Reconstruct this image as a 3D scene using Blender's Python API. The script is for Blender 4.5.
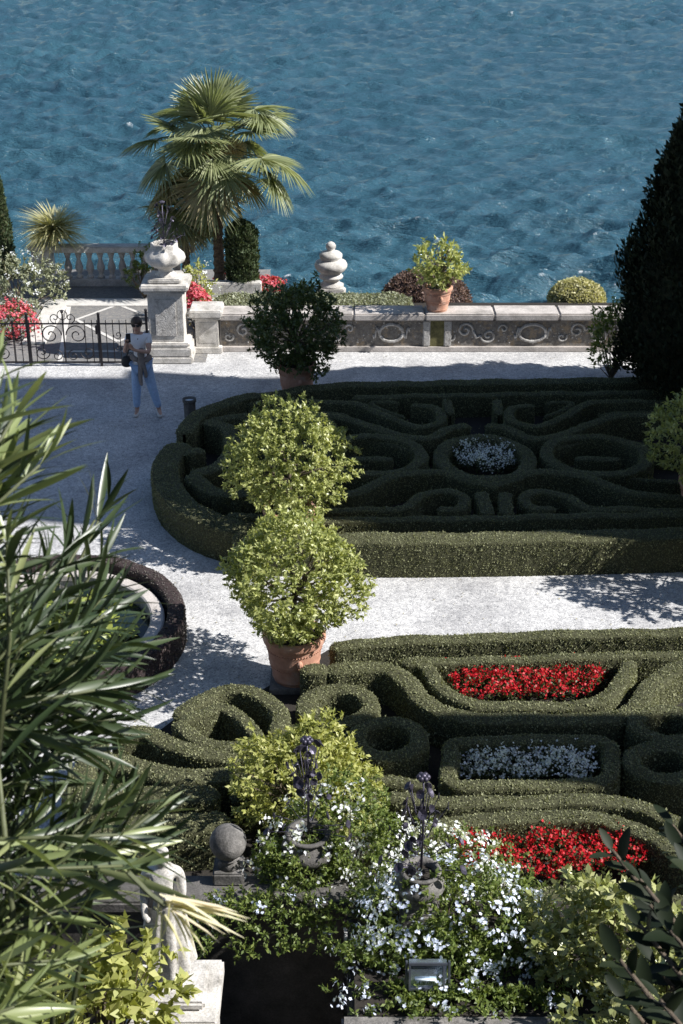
import bpy, bmesh, math, random
import numpy as np
from mathutils import Vector, Matrix
R = math.radians
for o in list(bpy.data.objects): bpy.data.objects.remove(o)
S = bpy.context.scene
COL = S.collection
# ------------------------------------------------------------------ camera
CH, PITCH, FPX = 8.9, R(25.6), 1422.0
cam = bpy.data.cameras.new('camera'); camo = bpy.data.objects.new('camera', cam); COL.objects.link(camo)
camo.location = (0, 0, CH); camo.rotation_euler = (R(90) - PITCH, 0, 0)
cam.sensor_fit = 'VERTICAL'; cam.sensor_height = 36.0; cam.lens = FPX / 1024 * 36
cam.clip_end = 6000; cam.clip_start = 0.05
cam.dof.use_dof = True; cam.dof.focus_distance = 18.0; cam.dof.aperture_fstop = 15.0
S.camera = camo
# ------------------------------------------------------------------ light
SUN_EL, SUN_AZ = R(42), R(11)            # azimuth: degrees from +X towards the viewer (-Y)
W = bpy.data.worlds.new('World'); S.world = W; W.use_nodes = True
nt = W.node_tree; bg = nt.nodes['Background']
sky = nt.nodes.new('ShaderNodeTexSky'); sky.sky_type = 'NISHITA'; sky.sun_disc = False
sky.sun_elevation = SUN_EL; sky.sun_rotation = R(90) + SUN_AZ
sky.air_density = 1.0; sky.dust_density = 0.6; sky.ozone_density = 2.0
nt.links.new(sky.outputs[0], bg.inputs[0]); bg.inputs[1].default_value = 0.064
sun = bpy.data.lights.new('sun', 'SUN'); sun.energy = 5.0; sun.angle = R(0.5); sun.color = (1, 0.97, 0.93)
suno = bpy.data.objects.new('sun', sun); COL.objects.link(suno)
sd = Vector((math.cos(SUN_EL) * math.cos(SUN_AZ), -math.cos(SUN_EL) * math.sin(SUN_AZ), math.sin(SUN_EL)))
suno.rotation_euler = sd.to_track_quat('Z', 'Y').to_euler(); suno.location = sd * 60
S.view_settings.view_transform = 'Standard'; S.view_settings.look = 'None'
S.view_settings.exposure = 0.70; S.view_settings.gamma = 1.0
# ------------------------------------------------------------------ helpers
def at(x, y, z=None, Y=None, d=None):
    """photo pixel -> world point at height z, at distance Y, or at depth d"""
    u = (x - 341.5) / FPX; v = (512 - y) / FPX
    dr = Vector((u, math.cos(PITCH) + v * math.sin(PITCH), -math.sin(PITCH) + v * math.cos(PITCH)))
    if z is not None: t = (z - CH) / dr.z
    elif Y is not None: t = Y / dr.y
    else: t = d
    return Vector((0, 0, CH)) + dr * t
def pxm(p):
    return FPX / (p.y * math.cos(PITCH) + (CH - p.z) * math.sin(PITCH))
def nz(a): return a / np.maximum(np.linalg.norm(a, axis=-1, keepdims=True), 1e-9)

def tag(o, label=None, cat=None, group=None, kind=None):
    if label: o['label'] = label
    if cat: o['category'] = cat
    if group: o['group'] = group
    if kind: o['kind'] = kind
    return o
def empty(name, loc, label, cat, group=None, rz=0):
    o = bpy.data.objects.new(name, None); COL.objects.link(o); o.location = loc; o.rotation_euler.z = rz
    o.empty_display_size = 0.2
    return tag(o, label, cat, group)
def make(name, V, F, mat, parent=None, smooth=False):
    """V (n,3), F list of faces or (m,k) array; local coordinates of parent"""
    me = bpy.data.meshes.new(name)
    if isinstance(F, np.ndarray):
        k = F.shape[1]; n = len(V); m = len(F)
        me.vertices.add(n); me.vertices.foreach_set('co', np.asarray(V, dtype=np.float32).ravel())
        me.loops.add(m * k); me.loops.foreach_set('vertex_index', F.astype(np.int32).ravel())
        me.polygons.add(m); me.polygons.foreach_set('loop_start', np.arange(0, m * k, k, dtype=np.int32))
        me.polygons.foreach_set('loop_total', np.full(m, k, dtype=np.int32))
        me.update(calc_edges=True)
    else:
        me.from_pydata([tuple(v) for v in V], [], F); me.update()
    if smooth: me.polygons.foreach_set('use_smooth', np.ones(len(me.polygons), dtype=bool))
    if mat: me.materials.append(mat)
    o = bpy.data.objects.new(name, me); COL.objects.link(o)
    if parent: o.parent = parent
    return o
class MB:
    def __init__(s): s.V = []; s.F = []
    def add(s, V, F):
        b = len(s.V); s.V += [tuple(v) for v in V]; s.F += [tuple(i + b for i in f) for f in F]; return s
    def box(s, x0, x1, y0, y1, z0, z1, bev=0.012, rz=0, jit=0):
        bm = bmesh.new(); bmesh.ops.create_cube(bm, size=1)
        for v in bm.verts:
            v.co = Vector(((x0 + x1) / 2 + v.co.x * (x1 - x0), (y0 + y1) / 2 + v.co.y * (y1 - y0), (z0 + z1) / 2 + v.co.z * (z1 - z0)))
        if bev: bmesh.ops.bevel(bm, geom=bm.edges[:], offset=min(bev, min(abs(x1-x0), abs(y1-y0), abs(z1-z0)) * .3), segments=2, affect='EDGES')
        if rz:
            c = Vector(((x0 + x1) / 2, (y0 + y1) / 2, 0)); bmesh.ops.rotate(bm, cent=c, matrix=Matrix.Rotation(rz, 3, 'Z'), verts=bm.verts)
        bm.verts.index_update()
        s.add([v.co[:] for v in bm.verts], [[v.index for v in f.verts] for f in bm.faces]); bm.free(); return s
    def lathe(s, prof, c=(0, 0, 0), n=28, cap=True, lobes=0, lob=0.0):
        V = []; F = []
        for r, z in prof:
            for i in range(n):
                a = 2 * math.pi * i / n; rr = r * (1 + (lob * math.cos(lobes * a) if lobes else 0))
                V.append((c[0] + rr * math.cos(a), c[1] + rr * math.sin(a), c[2] + z))
        for k in range(len(prof) - 1):
            for i in range(n):
                j = (i + 1) % n; F.append((k * n + i, k * n + j, (k + 1) * n + j, (k + 1) * n + i))
        if cap:
            F.append(tuple(range(n))[::-1]); F.append(tuple((len(prof) - 1) * n + i for i in range(n)))
        return s.add(V, F)
    def tube(s, pts, r, n=6):
        pts = [Vector(p) for p in pts]; m = len(pts)
        rr = r if hasattr(r, '__len__') else [r] * m
        V = []; F = []; up = Vector((0.13, 0.21, 1)).normalized()
        for k, p in enumerate(pts):
            d = (pts[min(k + 1, m - 1)] - pts[max(k - 1, 0)]).normalized()
            a = d.cross(up)
            if a.length < .05: a = d.cross(Vector((1, 0, 0)))
            a.normalize(); b = d.cross(a)
            for i in range(n):
                t = 2 * math.pi * i / n; V.append(p + (a * math.cos(t) + b * math.sin(t)) * rr[k])
        for k in range(m - 1):
            for i in range(n):
                j = (i + 1) % n; F.append((k * n + i, k * n + j, (k + 1) * n + j, (k + 1) * n + i))
        F.append(tuple(range(n))[::-1]); F.append(tuple((m - 1) * n + i for i in range(n)))
        return s.add(V, F)
    def ball(s, c, r, n=16, sz=1.0):
        prof = [(max(r * math.sin(math.pi * k / n), 1e-4), -r * sz * math.cos(math.pi * k / n)) for k in range(n + 1)]
        return s.lathe(prof, c, n=max(8, n), cap=False)
    def move(s, v): s.V = [(a + v[0], b + v[1], c + v[2]) for a, b, c in s.V]; return s
    def build(s, name, mat, parent=None, smooth=False):
        return make(name, s.V, s.F, mat, parent, smooth)
def autosmooth(o, ang=40):
    me = o.data; me.polygons.foreach_set('use_smooth', np.ones(len(me.polygons), dtype=bool))
    bm = bmesh.new(); bm.from_mesh(me)
    for e in bm.edges:
        if len(e.link_faces) == 2 and e.calc_face_angle(0) > R(ang): e.smooth = False
    bm.to_mesh(me); bm.free(); return o
def catmull(pts, step=0.05, closed=False):
    P = [np.array(p[:]) for p in pts]; n = len(P); out = []
    rng_ = range(n if closed else n - 1)
    for i in rng_:
        if closed: a, b, c, d = P[(i - 1) % n], P[i], P[(i + 1) % n], P[(i + 2) % n]
        else: a, b, c, d = P[max(i - 1, 0)], P[i], P[i + 1], P[min(i + 2, n - 1)]
        k = max(2, int(np.linalg.norm(c - b) / step))
        for j in range(k):
            t = j / k
            out.append(.5 * ((2 * b) + (-a + c) * t + (2 * a - 5 * b + 4 * c - d) * t * t + (-a + 3 * b - 3 * c + d) * t ** 3))
    if not closed: out.append(P[-1])
    return np.array(out)
# ---- leaves as folded quads
def leafq(P, D, N, L, Wd, cup=.25):
    """P,D,N (n,3); L,Wd (n,) -> V,F ; one folded quad per leaf"""
    D = nz(D); Sd = nz(np.cross(D, N)); N2 = np.cross(Sd, D)
    L = np.broadcast_to(L, (len(P),))[:, None]; Wd = np.broadcast_to(Wd, (len(P),))[:, None]
    m = P + D * L * .5 + N2 * Wd * cup
    V = np.stack([P, m + Sd * Wd * .5, P + D * L, m - Sd * Wd * .5], 1).reshape(-1, 3)
    return V, np.arange(len(V)).reshape(-1, 4)
def longleaf(P, D, N, L, Wd, prof, bend=.2, fold=.2, curl=None):
    """curved leaves with a midrib; prof = list of (t, w)"""
    D = nz(D); Sd = nz(np.cross(D, N)); N2 = np.cross(Sd, D); n = len(P); m = len(prof)
    L = np.broadcast_to(L, (n,))[:, None]; Wd = np.broadcast_to(Wd, (n,))[:, None]; bend = np.broadcast_to(bend, (n,))[:, None]
    rows = []
    for t, w in prof:
        c = P + D * L * t - N2 * bend * L * t * t
        if curl is not None: c = c + Sd * curl[:, None] * L * t * t
        rows += [c + Sd * Wd * .5 * w + N2 * Wd * fold * w, c, c - Sd * Wd * .5 * w + N2 * Wd * fold * w]
    V = np.stack(rows, 1).reshape(-1, 3)
    f = []
    for k in range(m - 1):
        a = 3 * k; f += [[a, a + 1, a + 4, a + 3], [a + 1, a + 2, a + 5, a + 4]]
    f = np.array(f); F = (f[None] + (np.arange(n) * 3 * m)[:, None, None]).reshape(-1, 4)
    return V, F
def cat(parts):
    Vs, Fs, b = [], [], 0
    for V, F in parts: Vs.append(V); Fs.append(F + b); b += len(V)
    return np.concatenate(Vs), np.concatenate(Fs)
# ------------------------------------------------------------------ materials
MATS = {}
def mat(name, fn):
    m = bpy.data.materials.new(name); m.use_nodes = True; n = m.node_tree
    p = n.nodes['Principled BSDF']; fn(n, p); MATS[name] = m; return m
def node(n, t, **kw):
    x = n.nodes.new(t)
    for k, v in kw.items():
        if k in x.inputs: x.inputs[k].default_value = v
        else: setattr(x, k, v)
    return x
def ramp(n, stops):
    r = n.nodes.new('ShaderNodeValToRGB'); e = r.color_ramp.elements
    while len(e) < len(stops): e.new(.5)
    for i, (p, c) in enumerate(stops): e[i].position = p; e[i].color = tuple(c) + (1,)
    return r
def noise(n, scale, detail=4, rough=.6, coord='Object', dim='3D'):
    tc = n.nodes.new('ShaderNodeTexCoord'); x = n.nodes.new('ShaderNodeTexNoise')
    x.inputs['Scale'].default_value = scale; x.inputs['Detail'].default_value = detail; x.inputs['Roughness'].default_value = rough
    n.links.new(tc.outputs[coord], x.inputs['Vector']); return x
def geonoise(n, scale, detail=4, rough=.6):
    g = n.nodes.new('ShaderNodeNewGeometry'); x = n.nodes.new('ShaderNodeTexNoise')
    x.inputs['Scale'].default_value = scale; x.inputs['Detail'].default_value = detail; x.inputs['Roughness'].default_value = rough
    n.links.new(g.outputs['Position'], x.inputs['Vector']); return x
def bump(n, p, src, strength=.3, dist=.01):
    b = n.nodes.new('ShaderNodeBump'); b.inputs['Strength'].default_value = strength; b.inputs['Distance'].default_value = dist
    n.links.new(src, b.inputs['Height']); n.links.new(b.outputs[0], p.inputs['Normal']); return b
def mixc(n, a, b, fac, mode='MIX', f=None):
    m = n.nodes.new('ShaderNodeMix'); m.data_type = 'RGBA'; m.blend_type = mode
    if f is not None: m.inputs[0].default_value = f
    if fac is not None: n.links.new(fac, m.inputs[0])
    for s, i in ((a, 6), (b, 7)):
        if isinstance(s, tuple): m.inputs[i].default_value = s + (1,)
        else: n.links.new(s, m.inputs[i])
    return m.outputs[2]
def leafmat(name, cols, rough=.45, transl=.25, big=1.5, spec=.4):
    def fn(n, p):
        g = n.nodes.new('ShaderNodeNewGeometry')
        k = len(cols); r = ramp(n, [(i / (k - 1), c) for i, c in enumerate(cols)])
        nn = geonoise(n, big, 3)
        mt = n.nodes.new('ShaderNodeMath'); mt.operation = 'MULTIPLY_ADD'; mt.inputs[1].default_value = .55; 
        m2 = n.nodes.new('ShaderNodeMath'); m2.operation = 'MULTIPLY'; m2.inputs[1].default_value = .5
        n.links.new(nn.outputs['Fac'], m2.inputs[0]); n.links.new(m2.outputs[0], mt.inputs[2])
        n.links.new(g.outputs['Random Per Island'], mt.inputs[0]); n.links.new(mt.outputs[0], r.inputs[0])
        n.links.new(r.outputs[0], p.inputs['Base Color']); p.inputs['Roughness'].default_value = rough
        p.inputs['Specular IOR Level'].default_value = spec
        tr = n.nodes.new('ShaderNodeBsdfTranslucent'); mx = n.nodes.new('ShaderNodeMixShader'); mx.inputs[0].default_value = transl
        br = mixc(n, r.outputs[0], (1.0, 1.0, .45), None, 'MULTIPLY', .6)
        sc = n.nodes.new('ShaderNodeMix'); sc.data_type = 'RGBA'; sc.blend_type = 'MULTIPLY'; sc.inputs[0].default_value = 1
        sc.inputs[7].default_value = (1.6, 1.6, 1.2, 1); n.links.new(br, sc.inputs[6]); n.links.new(sc.outputs[2], tr.inputs[0])
        n.links.new(p.outputs[0], mx.inputs[1]); n.links.new(tr.outputs[0], mx.inputs[2])
        n.links.new(mx.outputs[0], n.nodes['Material Output'].inputs[0])
    return mat(name, fn)
def stonemat(name, c1, c2, dirt, scale=6, rough=.8, bmp=.35, dirtamt=(.45, .7)):
    def fn(n, p):
        a = geonoise(n, scale, 8, .65); r = ramp(n, [(.3, c1), (.7, c2)]); n.links.new(a.outputs['Fac'], r.inputs[0])
        b = geonoise(n, scale * .45, 6, .7); rr = ramp(n, [(dirtamt[0], (0, 0, 0)), (dirtamt[1], (1, 1, 1))]); n.links.new(b.outputs['Fac'], rr.inputs[0])
        c = mixc(n, r.outputs[0], dirt, rr.outputs[0])
        f = geonoise(n, 60, 4); rf = ramp(n, [(.35, (.72, .72, .72)), (.65, (1.08, 1.08, 1.08))]); n.links.new(f.outputs['Fac'], rf.inputs[0])
        n.links.new(mixc(n, c, rf.outputs[0], None, 'MULTIPLY', 1.0), p.inputs['Base Color'])
        p.inputs['Roughness'].default_value = rough; bump(n, p, geonoise(n, 35, 8, .7).outputs['Fac'], bmp, .02)
    return mat(name, fn)
def plain(name, c, rough=.6, metal=0, var=.25, scale=12, bmp=.15):
    def fn(n, p):
        a = geonoise(n, scale, 6, .65); lo = tuple(x * (1 - var) for x in c); hi = tuple(min(1, x * (1 + var)) for x in c)
        r = ramp(n, [(.3, lo), (.7, hi)]); n.links.new(a.outputs['Fac'], r.inputs[0]); n.links.new(r.outputs[0], p.inputs['Base Color'])
        p.inputs['Roughness'].default_value = rough; p.inputs['Metallic'].default_value = metal
        if bmp: bump(n, p, geonoise(n, scale * 4, 6).outputs['Fac'], bmp, .01)
    return mat(name, fn)
def gravel_fn(n, p):
    g = n.nodes.new('ShaderNodeNewGeometry')
    v = n.nodes.new('ShaderNodeTexVoronoi'); v.inputs['Scale'].default_value = 68; n.links.new(g.outputs['Position'], v.inputs['Vector'])
    hs = n.nodes.new('ShaderNodeSeparateColor'); n.links.new(v.outputs['Color'], hs.inputs[0])
    r = ramp(n, [(0, (.28, .28, .285)), (.25, (.46, .46, .465)), (.7, (.58, .575, .57)), (1, (.70, .69, .675))]); n.links.new(hs.outputs[0], r.inputs[0])
    b = geonoise(n, .9, 7, .7); rb = ramp(n, [(.34, (.68, .68, .69)), (.58, (1.05, 1.05, 1.045))]); n.links.new(b.outputs['Fac'], rb.inputs[0])
    b2 = geonoise(n, 11, 5, .7); rb2 = ramp(n, [(.36, (.74, .74, .75)), (.6, (1.06, 1.06, 1.06))]); n.links.new(b2.outputs['Fac'], rb2.inputs[0])
    c = mixc(n, r.outputs[0], rb.outputs[0], None, 'MULTIPLY', 1.0); c = mixc(n, c, rb2.outputs[0], None, 'MULTIPLY', .8)
    n.links.new(c, p.inputs['Base Color']); p.inputs['Roughness'].default_value = .9; p.inputs['Specular IOR Level'].default_value = .2
    bump(n, p, v.outputs['Distance'], .5, -.008)
M_gravel = mat('gravel', gravel_fn)
M_pebble = stonemat('pebble_paving', (.13, .13, .135), (.24, .235, .23), (.30, .28, .25), 22, .85, .5)
M_slab = stonemat('pale_slab', (.55, .53, .50), (.70, .68, .64), (.34, .32, .29), 5, .8, .2, (.55, .8))
M_soil = plain('soil', (.022, .018, .014), .95, var=.5, scale=25, bmp=.6)
M_marble = stonemat('weathered_marble', (.54, .515, .47), (.73, .70, .66), (.24, .225, .20), 9, .75, .5, (.46, .74))
M_coping = stonemat('coping_stone', (.46, .42, .39), (.66, .61, .57), (.26, .24, .22), 4, .8, .35)
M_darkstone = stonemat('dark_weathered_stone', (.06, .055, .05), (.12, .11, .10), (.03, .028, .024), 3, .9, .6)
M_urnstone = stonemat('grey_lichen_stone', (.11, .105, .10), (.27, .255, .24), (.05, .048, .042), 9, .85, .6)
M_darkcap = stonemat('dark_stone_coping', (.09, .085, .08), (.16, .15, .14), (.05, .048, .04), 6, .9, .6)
M_mosaic = stonemat('dark_rustic_mosaic', (.12, .11, .10), (.28, .26, .235), (.34, .27, .19), 16, .9, 1.0, (.5, .62))
M_scroll = stonemat('pale_rustic_scroll', (.42, .41, .39), (.60, .58, .55), (.22, .20, .18), 25, .9, .8)
M_moss = plain('mossy_stain', (.13, .12, .05), .95, var=.5, scale=14, bmp=.7)
M_pitted = stonemat('pitted_relief_stone', (.50, .48, .45), (.74, .71, .67), (.28, .26, .24), 22, .85, 1.0)
M_iron = plain('wrought_iron', (.028, .026, .03), .5, .6, .3)
M_sculpt = plain('purple_black_iron', (.06, .055, .08), .42, .55, .4, 30)
def terra(n, p):
    a = geonoise(n, 5, 7, .7); r = ramp(n, [(.3, (.34, .165, .11)), (.52, (.50, .265, .18)), (.72, (.54, .40, .33))]); n.links.new(a.outputs['Fac'], r.inputs[0])
    n.links.new(r.outputs[0], p.inputs['Base Color']); p.inputs['Roughness'].default_value = .85; bump(n, p, geonoise(n, 50, 6).outputs['Fac'], .3, .01)
M_terra = mat('terracotta', terra)
M_bark = plain('bark', (.11, .085, .06), .9, var=.4, scale=20, bmp=.8)
M_palmbark = plain('palm_bark', (.17, .12, .085), .95, var=.5, scale=18, bmp=1.0)
M_stem = plain('green_stem', (.075, .085, .035), .6, var=.3)
M_hedge_in = plain('hedge_inner', (.055, .056, .025), .95, var=.5, scale=30, bmp=1.0)
M_hedge = leafmat('box_leaf', [(.10, .11, .055), (.21, .22, .115), (.32, .325, .19)], .6, .2, 3, .3)
M_purplehedge_in = plain('barberry_inner', (.035, .022, .022), .95, var=.5, scale=30, bmp=1.0)
M_purplehedge = leafmat('barberry_leaf', [(.06, .035, .035), (.15, .09, .075), (.24, .17, .12)], .6, .15, 3)
M_silver = leafmat('silver_leaf', [(.12, .14, .08), (.26, .28, .18), (.42, .43, .32)], .6, .2, 3)
M_ringhedge = leafmat('grey_purple_leaf', [(.04, .036, .036), (.10, .092, .085), (.24, .22, .19)], .7, .15, 3)
M_citrus = leafmat('citrus_leaf', [(.085, .105, .035), (.23, .265, .085), (.44, .465, .185), (.64, .63, .33)], .36, .3, 2.5, .45)
M_citrus_shade = leafmat('shaded_citrus_leaf', [(.04, .06, .018), (.085, .12, .035), (.16, .20, .065)], .35, .2, 2.5, .5)  # citrus leaf colours darkened for the tree standing in shadow
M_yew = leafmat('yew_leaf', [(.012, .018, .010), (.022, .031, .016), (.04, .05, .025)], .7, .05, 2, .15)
M_cyp = leafmat('cypress_leaf', [(.03, .05, .025), (.07, .10, .045), (.13, .16, .07)], .6, .12, 4)
M_bright = leafmat('bright_leaf', [(.15, .18, .045), (.34, .36, .11), (.60, .58, .25)], .4, .32, 3)
M_plumb = leafmat('plumbago_leaf', [(.05, .08, .018), (.13, .18, .045), (.28, .32, .09)], .45, .3, 3)
M_camel = leafmat('camellia_leaf', [(.11, .14, .045), (.30, .33, .12), (.58, .56, .32)], .3, .2, 3, .6)
M_magn = leafmat('magnolia_leaf', [(.006, .010, .005), (.011, .018, .008), (.024, .032, .014)], .55, .06, 3, .16)  # leaf colour darkened in place of shade on the branches
M_olea = leafmat('oleander_leaf', [(.018, .032, .014), (.035, .055, .022), (.075, .10, .042)], .36, .14, 6, .5)  # darkened for the shaded middle of the oleander
M_olea_lit = leafmat('oleander_lit_young_leaf', [(.08, .11, .04), (.19, .23, .09), (.36, .38, .19)], .36, .22, 6, .5)  # pale colour for sunlit branches as well as young tips
M_pod = leafmat('oleander_pod', [(.48, .46, .28), (.62, .58, .38), (.62, .50, .42)], .5, .3, 6)
M_palm = leafmat('palm_leaf', [(.08, .10, .045), (.20, .23, .11), (.42, .44, .25)], .4, .25, 1.5, .5)
M_palmdry = leafmat('dry_palm_leaf', [(.16, .13, .07), (.30, .26, .14), (.46, .42, .24)], .6, .25, 3)
M_palmfl = leafmat('palm_flower', [(.34, .26, .14), (.52, .42, .24), (.62, .54, .34)], .7, .25, 8)
M_yucca = leafmat('yucca_leaf', [(.20, .20, .09), (.46, .44, .24), (.70, .65, .42)], .5, .25, 6)
M_lily = leafmat('lily_pad', [(.10, .14, .03), (.24, .29, .06), (.42, .42, .13)], .4, .15, 5)
M_white = leafmat('white_petal', [(.66, .70, .86), (.80, .82, .90), (.88, .88, .88)], .6, .3, 5)
M_blue = leafmat('pale_blue_petal', [(.42, .50, .78), (.66, .72, .90), (.84, .86, .93)], .6, .25, 5)
M_red = leafmat('red_petal', [(.16, .004, .008), (.50, .008, .018), (.72, .05, .06)], .5, .25, 8)
M_pinkred = leafmat('pink_red_petal', [(.36, .03, .06), (.62, .10, .14), (.80, .34, .38)], .5, .3, 8)
M_skin = plain('skin', (.50, .30, .22), .55, var=.06, bmp=0)
M_hair = plain('hair', (.05, .03, .02), .5, var=.3, scale=60)
M_shirt = plain('white_cotton', (.78, .78, .80), .85, var=.05)
M_jeans = plain('light_blue_denim', (.36, .50, .72), .85, var=.14, scale=25)
M_jacket = plain('taupe_cloth', (.21, .18, .165), .9, var=.2, scale=20)
M_black = plain('black_leather', (.018, .018, .02), .5, var=.3)
M_shoe = plain('pale_sandal', (.62, .58, .54), .7, var=.1)
def water_fn(n, p):
    fm = n.nodes.new('ShaderNodeAttribute'); fm.attribute_name = 'foam'
    a = geonoise(n, .035, 3); r = ramp(n, [(.35, (.028, .078, .114)), (.7, (.038, .101, .137))]); n.links.new(a.outputs['Fac'], r.inputs[0])
    f2 = geonoise(n, 3.0, 6, .7); rr = ramp(n, [(.52, (0, 0, 0)), (.66, (1, 1, 1))]); n.links.new(f2.outputs['Fac'], rr.inputs[0])
    mu = n.nodes.new('ShaderNodeMath'); mu.operation = 'MULTIPLY'; n.links.new(fm.outputs['Fac'], mu.inputs[0]); n.links.new(rr.outputs[0], mu.inputs[1])
    c = mixc(n, r.outputs[0], (.8, .84, .86), mu.outputs[0]); n.links.new(c, p.inputs['Base Color'])
    p.inputs['Roughness'].default_value = .10; p.inputs['IOR'].default_value = 1.33
    g = n.nodes.new('ShaderNodeNewGeometry'); mp = n.nodes.new('ShaderNodeMapping'); mp.inputs['Scale'].default_value = (.8, 2.2, 1); mp.inputs['Rotation'].default_value = (0, 0, .25)
    n.links.new(g.outputs['Position'], mp.inputs['Vector']); w = n.nodes.new('ShaderNodeTexNoise'); w.inputs['Scale'].default_value = 3.2; w.inputs['Detail'].default_value = 5; w.inputs['Roughness'].default_value = .6
    n.links.new(mp.outputs[0], w.inputs['Vector']); bump(n, p, w.outputs['Fac'], 1.0, .16)
M_water = mat('lake_water', water_fn)
def pond_fn(n, p):
    p.inputs['Base Color'].default_value = (.012, .022, .02, 1); p.inputs['Roughness'].default_value = .06; bump(n, p, geonoise(n, 5, 3).outputs['Fac'], .08, .02)
M_pond = mat('pond_water', pond_fn)
M_chrome = plain('painted_steel', (.17, .19, .23), .35, .7, .1)
M_reflector = plain('reflector', (.42, .50, .60), .25, .85, .15)
M_glass = plain('lamp_tube_glass', (.75, .85, .92), .15, .0, .05)
M_houses = stonemat('ochre_render', (.42, .36, .27), (.52, .45, .34), (.36, .30, .22), 1, .9, .2)
# ------------------------------------------------------------------ setting
def sheet(name, pts, z, m, kind='structure'):
    o = make(name, [(p[0], p[1], z) for p in pts], [tuple(range(len(pts)))], m); o['kind'] = kind; return o
LAKE = -6.0
def lake():
    ys = list(np.arange(330, -60, -1.0)) + list(np.linspace(-60, -164, 60))
    rows = []
    for y in ys: rows.append(at(341.5, y, z=LAKE).y)
    rows = np.array([26, 32, 38] + rows); nc = 760
    s = np.linspace(-1, 1, nc); s = np.sign(s) * (np.abs(s) * .34 + .5 * np.abs(s) ** 6)
    X = s[None, :] * (rows[:, None] + 12); Y = np.repeat(rows[:, None], nc, 1)
    rng = np.random.default_rng(4); Z = np.zeros_like(X); DX = np.zeros_like(X); DY = np.zeros_like(X); ch = np.zeros_like(X)
    for i in range(130):
        lam = .42 * (3.9 / .42) ** rng.random(); k = 2 * math.pi / lam
        th = R(-98) + rng.normal() * R(34); kx, ky = k * math.cos(th), k * math.sin(th)
        amp = .0150 * lam ** .80 * rng.uniform(.5, 1.3); ph = rng.random() * 6.283
        fade = np.clip(1.6 - rows[:, None] * .0022 / lam * 3, 0, 1)
        a = kx * X + ky * Y + ph; Z += fade * amp * np.sin(a); c = fade * amp * np.cos(a)
        DX += c * math.cos(th); DY += c * math.sin(th); ch += fade * amp * k * np.sin(a)
    # gusts: groups of higher waves
    gst = .75 + .35 * np.sin(X * .06 + 1.3 + .8 * np.sin(Y * .05)) * np.sin(Y * .045 + .5)
    Z *= gst; ch *= gst
    V = np.stack([X + DX * .45, Y + DY * .45, LAKE + Z], -1).reshape(-1, 3)
    nr = len(rows); idx = np.arange(nr * nc).reshape(nr, nc)
    F = np.stack([idx[:-1, :-1], idx[:-1, 1:], idx[1:, 1:], idx[1:, :-1]], -1).reshape(-1, 4)
    o = make('lake', V, F, M_water, None, True); o['kind'] = 'structure'
    a = o.data.attributes.new('foam', 'FLOAT', 'POINT')
    th = np.quantile(ch, .9955); f = np.clip((ch - th) / (ch.max() - th) * 3.0, 0, 1); a.data.foreach_set('value', f.ravel().astype(np.float32))
lake()
EDGE = 31.2
G = MB()
def boxo(name, x0, x1, y0, y1, z0, z1, m, kind=None, bev=.02):
    o = MB().box(x0, x1, y0, y1, z0, z1, bev).build(name, m)
    if kind: o['kind'] = kind
    return o
sheet('lakebed', [(-900, -60), (900, -60), (900, 3000), (-900, 3000)], -9.0, M_soil)
g_ = boxo('gravel_terrace', -40, 40, 9.36, 27.9, -8.0, 0.0, M_gravel, 'structure', 0)
boxo('lakeside_paving', -40, -1.6, 27.9, EDGE, -8.0, 0.0, M_pebble, 'structure', 0)
boxo('lakeside_planting_ground', -1.6, 40, 27.9, EDGE - .02, -8.0, -1.1, M_soil, 'structure', 0)
boxo('sunken_court', -40, 40, 2.2, 9.3, -8.2, -1.8, M_darkstone, 'structure', 0)
boxo('upper_terrace', -40, 40, -30, .4, -8.4, 7.2, M_darkstone, 'structure', 0)
boxo('planting_terrace', -40, 40, .4, 2.15, -8.3, 4.2, M_darkstone, 'structure', 0)

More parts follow.
